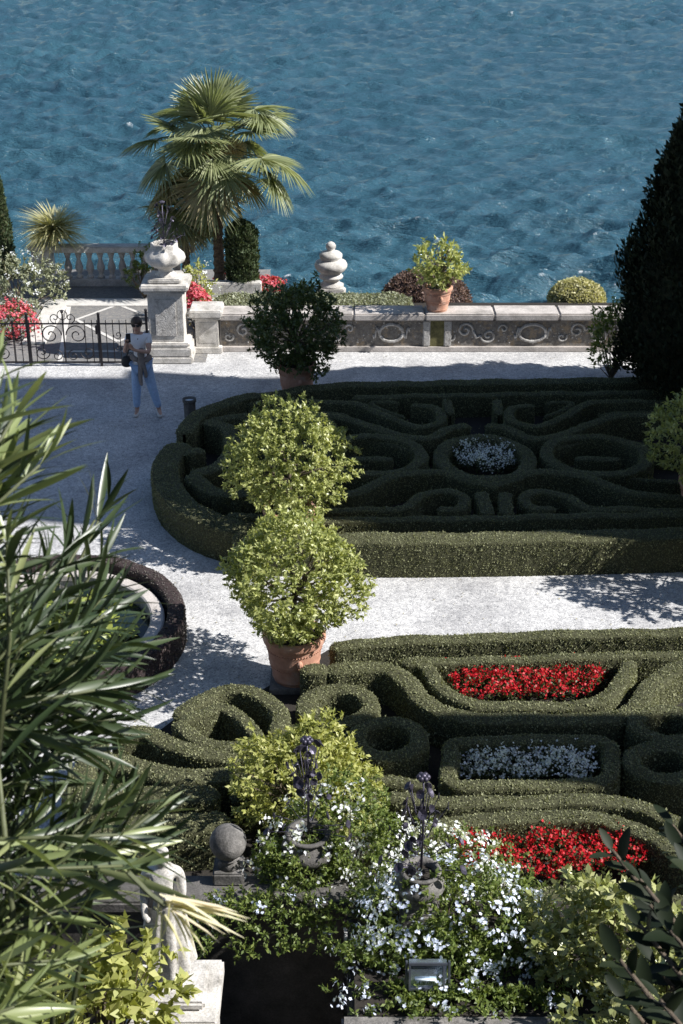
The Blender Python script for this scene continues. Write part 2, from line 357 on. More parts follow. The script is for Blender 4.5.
# ------------------------------------------------------------------ hedges
rngH = np.random.default_rng(11)
def hedge_stroke(pts, w, h, z0=0.0, closed=False, dens=3600, leaf=.019, sec_r=.022):
    """sweep of a rounded box section along ground points; returns inner mesh V,F and leaf V,F"""
    C = catmull([Vector((p[0], p[1], 0)) for p in pts], .06, closed)[:, :2]; n = len(C)
    if closed: T = np.roll(C, -1, 0) - np.roll(C, 1, 0)
    else: T = np.gradient(C, axis=0)
    T = nz(T); Nn = np.stack([-T[:, 1], T[:, 0]], 1)
    hw = w / 2 - .026; r = min(sec_r, hw * .6)
    sec = [(-hw, 0), (-hw * 1.02, h * .5), (-hw, h - r), (-hw + r * .35, h - r * .3), (-hw + r, h), (0, h + .008), (hw - r, h), (hw - r * .35, h - r * .3), (hw, h - r), (hw * 1.02, h * .5), (hw, 0)]
    sec = np.array(sec); ns = len(sec)
    sc = np.ones(n)
    L = np.concatenate([[0], np.cumsum(np.linalg.norm(np.diff(C, axis=0), axis=1))])
    if not closed:
        e = np.minimum(L, L[-1] - L); sc = np.sqrt(np.clip(1 - (1 - np.clip(e / hw, 0, 1)) ** 2, .02, 1))
    V = np.zeros((n, ns, 3)); off = sec[None, :, 0] * sc[:, None]
    V[:, :, 0] = C[:, None, 0] + Nn[:, None, 0] * off; V[:, :, 1] = C[:, None, 1] + Nn[:, None, 1] * off
    wob = .006 * np.sin(L * 3.1 + rngH.random() * 6) + .008 * np.sin(L * 7.7)
    V[:, :, 2] = z0 + sec[None, :, 1] * (1 + wob[:, None] / h) * (.93 + .07 * sc[:, None])
    V += rngH.normal(0, .0035, V.shape)
    idx = np.arange(n * ns).reshape(n, ns); nx = np.roll(idx, -1, 0) if closed else idx[1:]; ix = idx if closed else idx[:-1]
    F = np.stack([ix[:, :-1], nx[:, :-1], nx[:, 1:], ix[:, 1:]], -1).reshape(-1, 4)
    VV = V.reshape(-1, 3)
    a, b, c, d = (VV[F[:, i]] for i in range(4))
    nrm = np.cross(c - a, d - b); ar = np.linalg.norm(nrm, axis=1) * .5; nrm = nz(nrm)
    outd = (a + b + c + d) / 4; 
    N = max(10, int(ar.sum() * dens)); f = rngH.choice(len(F), N, p=ar / ar.sum()); u = rngH.random((N, 1)); v = rngH.random((N, 1))
    P = (a[f] * (1 - u) + b[f] * u) * (1 - v) + (d[f] * (1 - u) + c[f] * u) * v
    nn = nrm[f]
    # make normals point outward: compare with the section centre
    k = f // (ns - 1) if not closed else f // (ns - 1)
    cen = np.stack([C[np.minimum(k, n - 1), 0], C[np.minimum(k, n - 1), 1], np.full(N, z0 + h * .5)], 1)
    sg = np.sign(np.sum((P - cen) * nn, axis=1, keepdims=True)); sg[sg == 0] = 1; nn = nn * sg
    D = nz(nn * .30 + rngH.normal(0, .8, nn.shape)); Nf = nz(nn + rngH.normal(0, .42, nn.shape))
    keep = np.sum(D * nn, 1) > -.35; P, D, Nf = P[keep], D[keep], Nf[keep]
    LL = leaf * rngH.uniform(.7, 1.5, len(P)); st = rngH.random(len(P)) < .02; LL = np.where(st, LL * 1.7, LL)
    lv = leafq(P - D * .006, D, Nf, LL, LL * .62, .2)
    return (VV, F), lv
def hedge(label, strokes, w=.26, h=.42, z0=0.0, mi=None, ml=None, group=None, name='box_hedge', dens=3600, leaf=.019, cat_='hedge'):
    ins, lvs = [], []
    for s in strokes:
        pts = s['p']; a, b = hedge_stroke(pts, s.get('w', w), s.get('h', h), z0, s.get('c', False), dens, leaf)
        ins.append(a); lvs.append(b)
    Vi, Fi = cat(ins); Vl, Fl = cat(lvs); c = Vi.mean(0); c[2] = z0
    t = empty(name, tuple(c), label, cat_, group)
    make('branch_core', Vi - c, Fi, mi or M_hedge_in, t, True); make('foliage', Vl - c, Fl, ml or M_hedge, t)
    return t
HZ = .44
def px(*pts, z=HZ): return [at(x, y, z=z) for x, y in pts]
def ell(cx, cy, rx, ry, n=14, z=HZ):
    c = at(cx, cy, z=z); a = rx / pxm(c); b = ry / pxm(c) / math.sin(PITCH + math.atan((cy - 512) / FPX))
    return [Vector((c.x + a * math.cos(t * 2 * math.pi / n), c.y + b * math.sin(t * 2 * math.pi / n), z)) for t in range(n)]
def mir(pts, cx): return [Vector((2 * cx - p[0], p[1], p[2] if len(p) > 2 else 0)) for p in pts]
# soil under the beds
def poly(name, pts, z, m): return sheet(name, [(p[0], p[1]) for p in pts], z, m)
poly('bed_soil', px((330, 384), (900, 376), (900, 548), (240, 552), (170, 515), (152, 480), (172, 440), (215, 402), z=.3), .006, M_soil)
poly('bed_soil', px((300, 660), (330, 642), (900, 628), (960, 900), (60, 930), (80, 800), (130, 745), (190, 700), (250, 690), z=.1), .006, M_soil)
GB = 'clipped box hedges of the shaded rear parterre'; GF = 'clipped box hedges of the sunlit front parterre'
RC = at(485, 456, z=HZ)
# rear bed, perimeter
hedge('tall front box hedge of the rear parterre, sunlit face along the gravel path', [dict(p=px((232, 536), (300, 537), (400, 538), (500, 537), (600, 535), (760, 531), z=.5), w=.40)], h=.50, group=GB, dens=3200)
hedge('second row of low box hedge just inside the front hedge of the rear parterre', [dict(p=px((225, 514), (300, 517), (400, 518), (500, 516), (600, 514), (760, 510)), w=.24)], group=GB)
hedge('rear edge box hedge along the gravel below the mosaic wall', [dict(p=px((250, 398), (300, 388), (345, 384), (480, 381), (620, 379), (820, 378)), w=.34)], group=GB)
hedge('second dark hedge row inside the rear edge hedge', [dict(p=px((352, 394), (480, 391), (620, 389), (820, 388)), w=.24)], group=GB, h=.38)
hedge('wide rounded box hedge closing the left end of the rear parterre', [dict(p=px((260, 530), (215, 519), (185, 503), (168, 482), (166, 460), (182, 440), z=.5), w=.44), dict(p=px((184, 436), (196, 418), (225, 405), (262, 396)), w=.34),
    dict(p=px((190, 476), (215, 470), (232, 452), (228, 430), (205, 424)), w=.3), dict(p=px((190, 476), (212, 492), (240, 496), (262, 490)), w=.3), dict(p=px((182, 455), (205, 452)), w=.3)], group=GB, h=.48)
hedge('small leaf shaped hedge loop in the left end of the rear parterre', [dict(p=px((250, 470), (290, 460), (320, 474), (300, 492), (262, 490)), w=.26, c=True), dict(p=px((250, 425), (300, 410), (330, 424), (310, 442), (265, 446)), w=.26, c=True)], group=GB)
hedge('round box hedge ring enclosing the white flower bed of the rear parterre', [dict(p=ell(485, 456, 44, 21, 18), c=True, w=.27)], group=GB)
def pair(la, lb, strokes, **k):
    hedge(la, strokes, group=GB, **k); hedge(lb, [dict(s, p=mir(s['p'], RC.x)) for s in strokes], group=GB, **k)
pair('oval hedge loop right of the round ring of the rear parterre', 'oval hedge loop left of the round ring of the rear parterre',
     [dict(p=ell(597, 453, 50, 19, 16), c=True, w=.25), dict(p=px((575, 453), (622, 452)), w=.22, h=.34)])
pair('long wavy hedge band above the right oval of the rear parterre', 'long wavy hedge band above the left oval of the rear parterre',
     [dict(p=px((485, 424), (510, 428), (537, 437), (574, 429), (616, 415), (680, 413), (760, 420)), w=.25)])
pair('hedge scroll with hooked end at the upper right of the rear parterre', 'hedge scroll with hooked end at the upper left of the rear parterre',
     [dict(p=px((700, 402), (640, 400), (590, 402), (562, 416), (536, 425), (512, 419), (512, 407), (535, 403)), w=.22)])
pair('long wavy hedge band below the right oval of the rear parterre', 'long wavy hedge band below the left oval of the rear parterre',
     [dict(p=px((486, 486), (510, 478), (537, 471), (578, 473), (612, 484), (650, 494), (760, 498)), w=.25)])
pair('hooked hedge scroll at the lower right of the rear parterre', 'hooked hedge scroll at the lower left of the rear parterre',
     [dict(p=px((700, 510), (640, 508), (590, 506), (566, 494), (540, 489), (524, 496), (534, 506), (556, 507)), w=.22)])
pair('thin inner hedge arc right of the round ring, inside the long wavy bands', 'thin inner hedge arc left of the round ring, inside the long wavy bands',
     [dict(p=px((548, 447), (575, 438), (610, 435), (645, 440), (690, 446)), w=.15, h=.36), dict(p=px((548, 464), (578, 469), (612, 471), (650, 474), (700, 480)), w=.15, h=.36)])
pair('thin hedge arc above the upper right scroll of the rear parterre', 'thin hedge arc above the upper left scroll of the rear parterre',
     [dict(p=px((545, 398), (572, 398), (560, 407), (545, 412)), w=.15, h=.36), dict(p=px((600, 411), (640, 407), (700, 409)), w=.15, h=.36)])
pair('short straight hedge bar right of the axis behind the second hedge row', 'short straight hedge bar left of the axis behind the second hedge row',
     [dict(p=px((505, 490), (507, 512)), w=.24)])
pair('short hedge stub right of the axis near the rear edge', 'short hedge stub left of the axis near the rear edge', [dict(p=px((497, 398), (499, 412)), w=.2)])
# front bed
hedge('straight rear box hedge of the front parterre bordering the gravel path', [dict(p=px((330, 647), (383, 641), (480, 637), (600, 633), (800, 628), z=.46), w=.25)], h=.46, group=GF, dens=4600)
hedge('angled hedge funnel around the outside of the upper red flower bed', [dict(p=px((325, 668), (380, 665), (404, 676), (424, 697), (452, 712), (500, 717), (600, 716), (634, 706), (654, 682), (690, 662), (780, 655))), dict(p=px((300, 668), (330, 668)))], w=.28, group=GF, dens=4600)
hedge('trapezoid hedge trough holding the upper red flower bed', [dict(p=px((400, 660), (425, 663), (440, 684), (462, 698), (500, 703), (580, 702), (608, 694), (625, 672), (632, 658))), dict(p=px((400, 660), (500, 657), (632, 653), (780, 648)), w=.2)], w=.22, group=GF, dens=4600)
hedge('rounded rectangle hedge around the white and blue flower bed', [dict(p=px((452, 752), (452, 742), (480, 738), (560, 737), (604, 740), (612, 756), (606, 776), (570, 781), (480, 783), (450, 777)), c=True)], w=.22, group=GF, dens=4600)
hedge('oval hedge ring with slit centre beside the angled funnel, left of it', [dict(p=ell(338, 703, 33, 17, 12), c=True, w=.24)], group=GF, dens=4600)
hedge('dark oval hedge ring below the slit oval, left of the white flower bed', [dict(p=ell(388, 736, 32, 17, 12), c=True, w=.24)], group=GF, dens=4600)
hedge('oval hedge ring right of the white flower bed, upper one', [dict(p=ell(668, 722, 32, 15, 12), c=True, w=.24)], group=GF, dens=4600)
hedge('oval hedge ring right of the white flower bed, lower one', [dict(p=ell(664, 760, 32, 16, 12), c=True, w=.24)], group=GF, dens=4600)
hedge('short low hedge piece at the lower left corner of the white flower bed hedge', [dict(p=px((372, 776), (400, 779), (434, 784)), w=.2)], group=GF, dens=3600, h=.42)
hedge('second hedge row below the white flower bed, bending down at the right', [dict(p=px((385, 795), (440, 799), (500, 799), (580, 797), (628, 801), (668, 816), (720, 840)), w=.24)], group=GF, dens=3600, h=.42)
hedge('curved hedge arch directly above the lower red flower bed', [dict(p=px((412, 836), (450, 820), (500, 816), (575, 814), (632, 824), (672, 846), (710, 880)), w=.24)], group=GF, dens=4600)
hedge('large scrolled hedge knot at the left end of the front parterre', [
    dict(p=px((176, 716), (200, 699), (228, 688), (258, 694), (280, 712), (276, 735), z=.48), w=.24),
    dict(p=px((178, 722), (205, 712), (222, 706), (240, 716), (262, 740), z=.48), w=.20),
    dict(p=px((176, 720), (196, 738), (225, 745), (262, 742), z=.48), w=.22),
    dict(p=px((112, 738), (142, 731), (170, 742), (200, 752), (240, 754), z=.48), w=.26)], h=.48, group=GF, dens=4600)
hedge('long curved hedge below the scrolled knot at the far left of the front parterre', [
    dict(p=px((96, 762), (120, 762), (150, 768), (190, 776), (240, 772), z=.48), w=.3), dict(p=px((70, 800), (110, 792), (160, 795), (220, 792), z=.48), w=.34),
    dict(p=px((60, 840), (120, 825), (180, 822), (230, 818), z=.48), w=.34), dict(p=px((100, 740), (90, 762), (70, 800)), w=.3)], h=.48, group=GF, dens=4600)
hedge('hedge stub between the scrolled knot and the bright green shrub', [dict(p=px((285, 722), (300, 742), (330, 750)), w=.28), dict(p=px((230, 795), (300, 780), (380, 778)), w=.24)], group=GF, dens=4600)

# ------------------------------------------------------------------ bedding flowers
def inpoly(X, Y, P):
    c = np.zeros(len(X), bool); j = len(P) - 1
    for i in range(len(P)):
        xi, yi, xj, yj = P[i][0], P[i][1], P[j][0], P[j][1]
        c ^= ((yi > Y) != (yj > Y)) & (X < (xj - xi) * (Y - yi) / (yj - yi + 1e-12) + xi); j = i
    return c
def bedding(name, label, cat_, pts, n, h, pm, lm, fl=.034, clump=6):
    rng = np.random.default_rng(len(label)); P = np.array([p[:] for p in pts]); lo, hi = P.min(0), P.max(0)
    X = rng.uniform(lo[0], hi[0], n * 4); Y = rng.uniform(lo[1], hi[1], n * 4); k = inpoly(X, Y, pts); X, Y = X[k][:n], Y[k][:n]
    c = np.array([X.mean(), Y.mean(), 0])
    Z = h * (.66 + .34 * rng.random(len(X))) + .04 * np.sin(X * 9) * np.sin(Y * 8)
    B = np.stack([X, Y, Z], 1) - c
    t = empty(name, tuple(c), label, cat_); t['kind'] = 'stuff'
    # leaves: many; petals: a head of petals per plant
    nl = len(X) * 4; Q = np.repeat(B, 4, 0) + rng.normal(0, .03, (nl, 3)); Q[:, 2] -= .03 + .06 * rng.random(nl)
    D = nz(rng.normal(0, 1, (nl, 3)) + [0, 0, .2]); Nn = nz(rng.normal(0, .5, (nl, 3)) + [0, 0, 1])
    make('foliage', *leafq(Q, D, Nn, rng.uniform(.03, .055, nl), .028), lm, t)
    nf = len(X) * clump; Q = np.repeat(B, clump, 0) + rng.normal(0, .016, (nf, 3)); D = nz(rng.normal(0, 1, (nf, 3)) + [0, 0, .5]); Nn = nz(rng.normal(0, .6, (nf, 3)) + [0, -.2, 1])
    Lf = fl * rng.uniform(.5, 1.2, nf); make('blossoms', *leafq(Q, D, Nn, Lf, Lf * .8, .1), pm, t)
    return t
M_darkleaf = leafmat('bedding_leaf', [(.02, .03, .01), (.05, .065, .02), (.09, .10, .03)], .5, .2, 5)
bedding('red_flower_bed', 'dense red flowers filling the upper trapezoid hedge trough', 'flower bed', px((442, 668), (610, 664), (596, 690), (575, 697), (470, 699), (455, 690), z=.25), 620, .37, M_red, M_darkleaf)
bedding('red_flower_bed', 'dense red flowers below the curved hedge arch, near the dark glossy leaves', 'flower bed', px((452, 842), (500, 828), (560, 824), (620, 830), (655, 848), (645, 866), (560, 878), (470, 872), z=.25), 620, .37, M_red, M_darkleaf)
bedding('white_flower_bed', 'white and pale blue flowers inside the rounded rectangle hedge', 'flower bed', px((458, 758), (475, 748), (592, 748), (598, 772), (585, 778), (462, 778), z=.3), 480, .40, M_white, M_darkleaf, .034, 6)
bedding('white_flower_bed', 'round patch of pale blue and white flowers in the shaded rear parterre', 'flower bed', ell(485, 456, 31, 14, 16, z=.3), 380, .44, M_white, M_darkleaf, .032, 5)

# ------------------------------------------------------------------ crowns
def crown(rng, tips, rad, per, L, ratio=.42, shell=.72, lump=.16, upw=.35, cup=.22, cz=0, flat=1.0, bot=-1.0):
    d = nz(rng.normal(0, 1, (tips, 3))); d = d[d[:, 2] > bot]; n = len(d)
    ph = rng.random(12) * 6.28; f = np.zeros(n)
    for i in range(4):
        v = nz(rng.normal(0, 1, (1, 3)))[0] * rng.uniform(3, 7); f += np.sin(d @ v + ph[i])
    rr = 1 + lump * f / 2; r = rr * (shell + (1 - shell) * rng.random(n) ** .6) + np.where(rng.random(n) < .06, rng.uniform(.02, .14, n), 0)
    T = d * r[:, None] * np.array(rad); tw = nz(d * np.array([1, 1, .8]) + [0, 0, upw] + rng.normal(0, .3, (n, 3)))
    P = np.repeat(T, per, 0); t2 = np.repeat(tw, per, 0); m = len(P)
    P = P - t2 * rng.uniform(0, L * 1.3, (m, 1)); D = nz(t2 * .5 + rng.normal(0, .62, (m, 3))); N = nz(t2 * .7 + [0, 0, .5] + rng.normal(0, .45, (m, 3)))
    LL = L * rng.uniform(.6, 1.2, m); V, F = leafq(P, D, N, LL, LL * ratio, cup); V[:, 2] += cz
    return V, F, T + [0, 0, cz]
def limbs(mb, base, T, rng, k=16, r0=.03):
    for i in rng.choice(len(T), k, replace=False):
        e = Vector(T[i]) * 1; e = Vector(base) + (e - Vector(base)) * .88; m = Vector(base).lerp(e, .5) + Vector(rng.normal(0, .05, 3)) + Vector((0, 0, .06))
        mb.tube([base, m, e], [r0, r0 * .6, r0 * .25], 5)
def pot_mesh(r=.32, h=.62):
    mb = MB(); p = [(.70, 0), (.72, .05), (.76, .09), (.74, .12), (.84, .42), (.87, .45), (.86, .48), (.93, .80), (.95, .84), (1.03, .86), (1.05, .90), (1.05, .96), (1.0, 1.0), (.90, 1.0), (.88, .93), (.86, .86)]
    mb.lathe([(a * r, b * h) for a, b in p], n=40, cap=False); mb.lathe([(.01, .04), (.7 * r, .04)], n=40, cap=False); return mb
def citrus(px_, py_, label, r=.78, seed=1, lm=None, dark=False, pr=.32, ph=.62, z0=0.0, cz=None, tips=420, L=.085, loc=None, squash=.92, plinth=True, per=13):
    rng = np.random.default_rng(seed); p = loc or at(px_, py_, z=z0)
    t = empty('potted_citrus_tree', p, label, 'potted tree', 'citrus trees in terracotta pots')
    pz = .07 if plinth else 0
    if plinth: MB().box(-pr * .82, pr * .82, -pr * .82, pr * .82, 0, .075, .01).build('plinth', M_urnstone, t)
    b = pot_mesh(pr, ph).move((0, 0, pz))
    # raised bead bands and a small moulded badge
    for zz, rr in ((.72, .925), (.36, .825)):
        for i in range(60):
            a = i * 2 * math.pi / 60; b.ball((rr * pr * math.cos(a), rr * pr * math.sin(a), pz + zz * ph), .008, 4)
    b.ball((pr * .93 * math.cos(-1.35), pr * .93 * math.sin(-1.35), pz + .58 * ph), .035, 8, 1.4); autosmooth(b.build('pot', M_terra, t, True), 35)
    MB().lathe([(.01, 0), (pr * .86, 0), (pr * .87, -.02)], (0, 0, pz + ph * .9), n=24).build('soil', M_soil, t)
    cz = cz if cz is not None else pz + ph + r * squash * .80
    V, F, T = crown(rng, tips, (r, r, r * squash), per, L, cz=cz, shell=.60, lump=.15)
    make('crown', V, F, lm or M_citrus, t)
    tr = MB(); tr.tube([(0, 0, pz + ph * .85), (.01, 0, cz - r * .3), (0, .02, cz)], [.035, .03, .02], 8); limbs(tr, (.01, 0, cz - r * .35), T, rng, 22, .018); tr.build('trunk', M_bark, t, True)
    return t
citrus(295, 682, 'large sunlit citrus tree with its whole terracotta pot in view, nearest of the row', .82, 3, tips=1350, ph=.60, pr=.345, cz=.07 + .62 + .72, L=.066)
citrus(290, 552, 'sunlit citrus tree behind the nearest one, its pot rim just showing below the crown', .86, 7, tips=1350, L=.062, cz=.07 + .62 + .70, pr=.345)
citrus(297, 400, 'citrus tree in shadow, its leaves coloured darker for the shade, at the rear edge hedge', .84, 9, M_citrus_shade, tips=900, squash=.95, pr=.33, ph=.62)
citrus(698, 522, 'citrus tree cut by the right edge of the photo, beside the dark yew', .85, 13, M_citrus, tips=420)
citrus(748, 600, 'citrus foliage at the right edge beside the gravel path, lower of the two', .80, 17, M_citrus, tips=420)
# pot on the wall built below with the wall

# ------------------------------------------------------------------ mosaic wall
WY = 25.6; WT = .76
wx0 = at(193, 350, Y=WY).x; wx1 = 11.0
w = empty('mosaic_garden_wall', ((wx0 + wx1) / 2, WY, 0), 'low garden wall with pale scrolls on dark mosaic panels and stone coping', 'wall')
wl = w.location
def lm_(mb): return mb.move((-wl[0], -wl[1], -wl[2]))
xs_p = [at(437, 340, Y=WY).x, at(740, 340, Y=WY).x]
sx0 = at(220, 340, Y=WY).x
lm_(MB().box(sx0, wx1, WY + .06, WY + .42, 0, WT - .14, 0)).build('core', M_coping, w)
lm_(MB().box(sx0, wx1, WY - .02, WY + .07, 0, .1, .01)).build('base_course', M_coping, w)
cx = sx0 + .0
jo = random.Random(2)
for i in range(30):
    L_ = jo.uniform(1.0, 1.5)
    if cx >= wx1: break
    e = min(cx + L_, wx1); lm_(MB().box(cx + .004, e - .004, WY - .06, WY + .50, WT - .14 + jo.uniform(-.004, .004), WT + jo.uniform(-.006, .004), .025)).build('coping', M_coping, w); cx = e
segs = [(sx0 + .02, xs_p[0] - .22), (xs_p[0] + .22, xs_p[1] - .22), (xs_p[1] + .22, wx1)]
for a, b in segs: lm_(MB().box(a, b, WY + .045, WY + .075, .1, WT - .145, 0)).build('mosaic_panel', M_mosaic, w)
def spiral(cx, cz, r, turns, a0, sgn, y, n=26):
    return [(cx + (r * (1 - .85 * i / n)) * math.cos(a0 + sgn * turns * 2 * math.pi * i / n), y, cz + (r * (1 - .85 * i / n)) * math.sin(a0 + sgn * turns * 2 * math.pi * i / n)) for i in range(n + 1)]
for a, b in segs:
    n = max(1, round((b - a) / 1.12)); st = (b - a) / n; dots = MB()
    for q in range(int((b - a) * 26)): dots.ball((jo.uniform(a + .05, b - .05), WY + .05, jo.uniform(.14, .58)), jo.uniform(.008, .02), 5)
    lm_(dots).build('pale_pebbles', M_scroll, w)['kind'] = 'stuff'
    for i in range(n):
        c = a + st * (i + .5); mb = MB(); zc = .36; y = WY + .04; rj = jo.uniform(.9, 1.1)
        k = (i + int(a)) % 3
        if k == 0:
            mb.tube([(c + .24 * rj * math.cos(t * .4487), y, zc + .17 * math.sin(t * .4487)) for t in range(15)], .034, 6)
            mb.tube([(c - .24 - .1 * t / 6, y, zc + .12 * math.sin(t)) for t in range(7)], .02, 6); mb.tube([(c + .24 + .1 * t / 6, y, zc - .12 * math.sin(t)) for t in range(7)], .02, 6)
            lm_(MB().lathe([(.001, .0), (.12, 0)], n=12, cap=False)) 
        else:
            mb.tube(spiral(c - .22, zc + .05, .15, 1.4, 0, 1, y), .024, 6); mb.tube(spiral(c + .22, zc - .05, .15, 1.4, math.pi, 1, y), .024, 6)
            mb.tube([(c - .07, y, zc + .05), (c, y, zc + (.1 if k == 1 else -.1)), (c + .07, y, zc - .05)], .026, 6)
            mb.tube(spiral(c - .50, zc - .08, .10, 1.1, .5, -1, y), .02, 6); mb.tube(spiral(c + .50, zc + .08, .10, 1.1, 3.6, -1, y), .02, 6)
        lm_(mb).build('scroll_ornament', M_scroll, w, True)
for x in xs_p:
    for s in (-1, 1): lm_(MB().box(x + s * .2 - .07, x + s * .2 + .07, WY - .01, WY + .08, .1, WT - .145, .02)).build('pilaster', M_scroll, w)
    lm_(MB().box(x - .13, x + .13, WY + .02, WY + .08, .1, WT - .145, 0)).build('mossy_niche', M_moss, w)
# end pier
x0, x1 = at(196, 340, Y=WY).x, at(219, 340, Y=WY).x
pr_ = empty('stone_pier', ((x0 + x1) / 2, WY, 0), 'square stone pier ending the mosaic wall beside the tall urn pedestal', 'pier')
hw = (x1 - x0) / 2
MB().box(-hw - .06, hw + .06, -.12, .46, 0, .12, .012).build('base', M_marble, pr_)
MB().box(-hw, hw, -.06, .40, .12, .66, .01).build('shaft', M_marble, pr_)
MB().box(-hw - .05, hw + .05, -.11, .45, .66, .70, .01).box(-hw - .1, hw + .08, -.16, .50, .705, .84, .02).build('cap', M_marble, pr_)
MB().box(-hw + .06, hw - .06, -.066, -.05, .2, .6, .003).build('panel', M_marble, pr_)
# soil behind wall
boxo('raised_bed_soil', sx0 + .1, 11, WY + .425, 27.9, 0, .25, M_soil, 'structure', 0)
# wall pot tree
pc = at(437, 309, z=WT)
citrus(0, 0, 'small potted citrus standing on the coping of the mosaic wall', .56, 23, pr=.27, ph=.46, loc=Vector((pc.x, WY + .22, WT)), plinth=False, tips=120, L=.12, squash=.82, per=10, cz=.46 + .42)
# shrubs/hedges beyond wall
def hpx(p, z): return [at(x, y, z=z) for x, y in p]
ya = 26.95
hedge('silvery clipped hedge behind the mosaic wall', [dict(p=[(at(214, 300, Y=ya).x, ya), (at(300, 300, Y=ya).x, ya), (at(412, 300, Y=ya).x, ya)], w=.95, h=.36)], z0=.25, mi=M_hedge_in, ml=M_silver, name='silver_hedge', dens=1500, leaf=.04)
def dome(name, label, cat_, c, rad, lm, mi, n=9000, L=.04, bot=-.3):
    rng = np.random.default_rng(int(abs(c[0] * 100)) + 5); t = empty(name, c, label, cat_)
    mb = MB(); mb.ball((0, 0, 0), 1, 18); V = np.array(mb.V) * np.array(rad) * .94; make('branch_core', V, mb.F, mi, t, True)
    d = nz(rng.normal(0, 1, (n, 3))); d = d[d[:, 2] > bot]; m = len(d); P = d * np.array(rad) * (.93 + .07 * rng.random((m, 1)) + .02 * np.sin(d[:, :1] * 9) * np.sin(d[:, 1:2] * 8))
    D = nz(d * .6 + rng.normal(0, .6, (m, 3))); LL = L * rng.uniform(.6, 1.4, m); make('foliage', *leafq(P, D, nz(d + rng.normal(0, .5, (m, 3))), LL, LL * .55), lm, t); return t
c = at(425, 300, Y=28.6); dome('barberry_dome', 'purple brown clipped dome shrub behind the potted citrus on the wall', 'shrub', (c.x, 28.6, -.05), (.98, .8, .78), M_purplehedge, M_purplehedge_in, 14000, .05, -.2)
c = at(577, 295, Y=28.4); dome('variegated_shrub', 'pale yellow green rounded shrub behind the wall, left of the dark yew', 'shrub', (c.x, 28.4, .15), (.58, .55, .42), M_yucca, M_hedge_in, 7000, .06, -.5)
# far lakeside parapet with finial
par = empty('lakeside_parapet', (0, 30.9, -.6), 'low stone parapet along the lake edge beyond the planting', 'wall')
MB().box(-1.5, 11, -.15, .2, -3, -.55, .02).build('wall_body', M_coping, par); MB().box(-1.55, 11.05, -.2, .25, -.545, -.45, .02).build('coping', M_marble, par)
fc = at(331, 292, Y=30.4)
f = empty('stone_finial', (fc.x, 30.4, 0), 'pale stone urn finial with ball top seen against the lake', 'finial')
zb = fc.z
MB().box(-.33, .33, -.33, .33, -1.2, zb + .02, .02).box(-.28, .28, -.28, .28, zb + .02, zb + .14, .015).build('pedestal', M_marble, f)
o = MB().lathe([(.26, 0), (.27, .05), (.18, .10), (.17, .15), (.25, .19), (.27, .23), (.24, .27), (.20, .29), (.30, .36), (.355, .44), (.36, .50), (.33, .56), (.25, .60), (.22, .62), (.25, .66), (.25, .72), (.20, .77), (.10, .80), (.08, .82), (.105, .87), (.11, .92), (.08, .97), (.03, 1.0)], (0, 0, zb + .13), 32, True, 0, 0).build('urn', M_marble, f, True)

# ------------------------------------------------------------------ forecourt behind the gate
PZ = .004
px0, px1 = -12.0, at(193, 350, z=0).x
yb0, yb1 = 25.0, 30.2
pv = sheet('pebble_paving', [(px0, yb0), (px1 + .3, yb0), (px1 + .3, yb1), (px0, yb1)], PZ, M_pebble)
def band(mb, a, b, wd, z=.009):
    a = Vector((a[0], a[1], z)); b = Vector((b[0], b[1], z)); d = (b - a).normalized(); n = Vector((-d.y, d.x, 0)) * wd / 2
    mb.add([a - n, b - n, b + n, a + n], [(0, 1, 2, 3)])
mb = MB(); P_ = lambda x, y: at(x, y, z=0)
band(mb, P_(70, 300), P_(60, 362), .09); band(mb, P_(72, 304), P_(200, 303), .11); band(mb, P_(76, 320), P_(118, 305), .08, .010); band(mb, P_(118, 305), P_(176, 327), .08, .011)
band(mb, P_(76, 320), P_(118, 342), .08, .012); band(mb, P_(118, 342), P_(172, 322), .08, .013); band(mb, P_(60, 352), P_(150, 352), .10, .014)
o = mb.build('paving_bands', M_slab); o['kind'] = 'structure'
mb = MB(); mb.add([P_(45, 362), P_(58, 299), P_(42, 299), P_(26, 330)], [(0, 1, 2, 3)]); 
o = MB().box(-12, px1, 28.4, 28.9, .0, .035, .01).build('stone_step', M_slab); o['kind'] = 'structure'
o = MB().box(at(55, 330, Y=27).x - .45, at(55, 330, Y=27).x, 26.0, 28.35, 0, .06, .01).build('stone_kerb', M_slab); o['kind'] = 'structure'
# balustrade
bx0, bx1 = at(40, 270, Y=30.0).x, at(196, 270, Y=30.0).x
b = empty('stone_balustrade', ((bx0 + bx1) / 2, 30.0, 0), 'stone balustrade with turned balusters overlooking the lake', 'balustrade'); bl = b.location
bw = (bx1 - bx0) / 2
MB().box(-bw, bw, -.16, .16, .0, .16, .015).build('plinth', M_coping, b); MB().box(-bw + .3, bw, -.15, .15, .74, .88, .02).build('top_rail', M_marble, b)
n = 11
for i in range(n):
    x = -bw + .62 + i * (2 * bw - .8) / n
    m_ = MB().lathe([(.075, 0), (.075, .05), (.045, .08), (.05, .11), (.085, .2), (.088, .25), (.05, .38), (.038, .43), (.06, .46), (.05, .48), (.075, .52), (.075, .58)], (x, 0, .16), 12).build('baluster', M_coping, b, True)
MB().box(-bw - .12, -bw + .30, -.2, .2, 0, .82, .02).build('end_pier', M_marble, b); MB().box(-bw - .18, -bw + .36, -.26, .26, .82, .92, .02).build('pier_cap', M_marble, b)
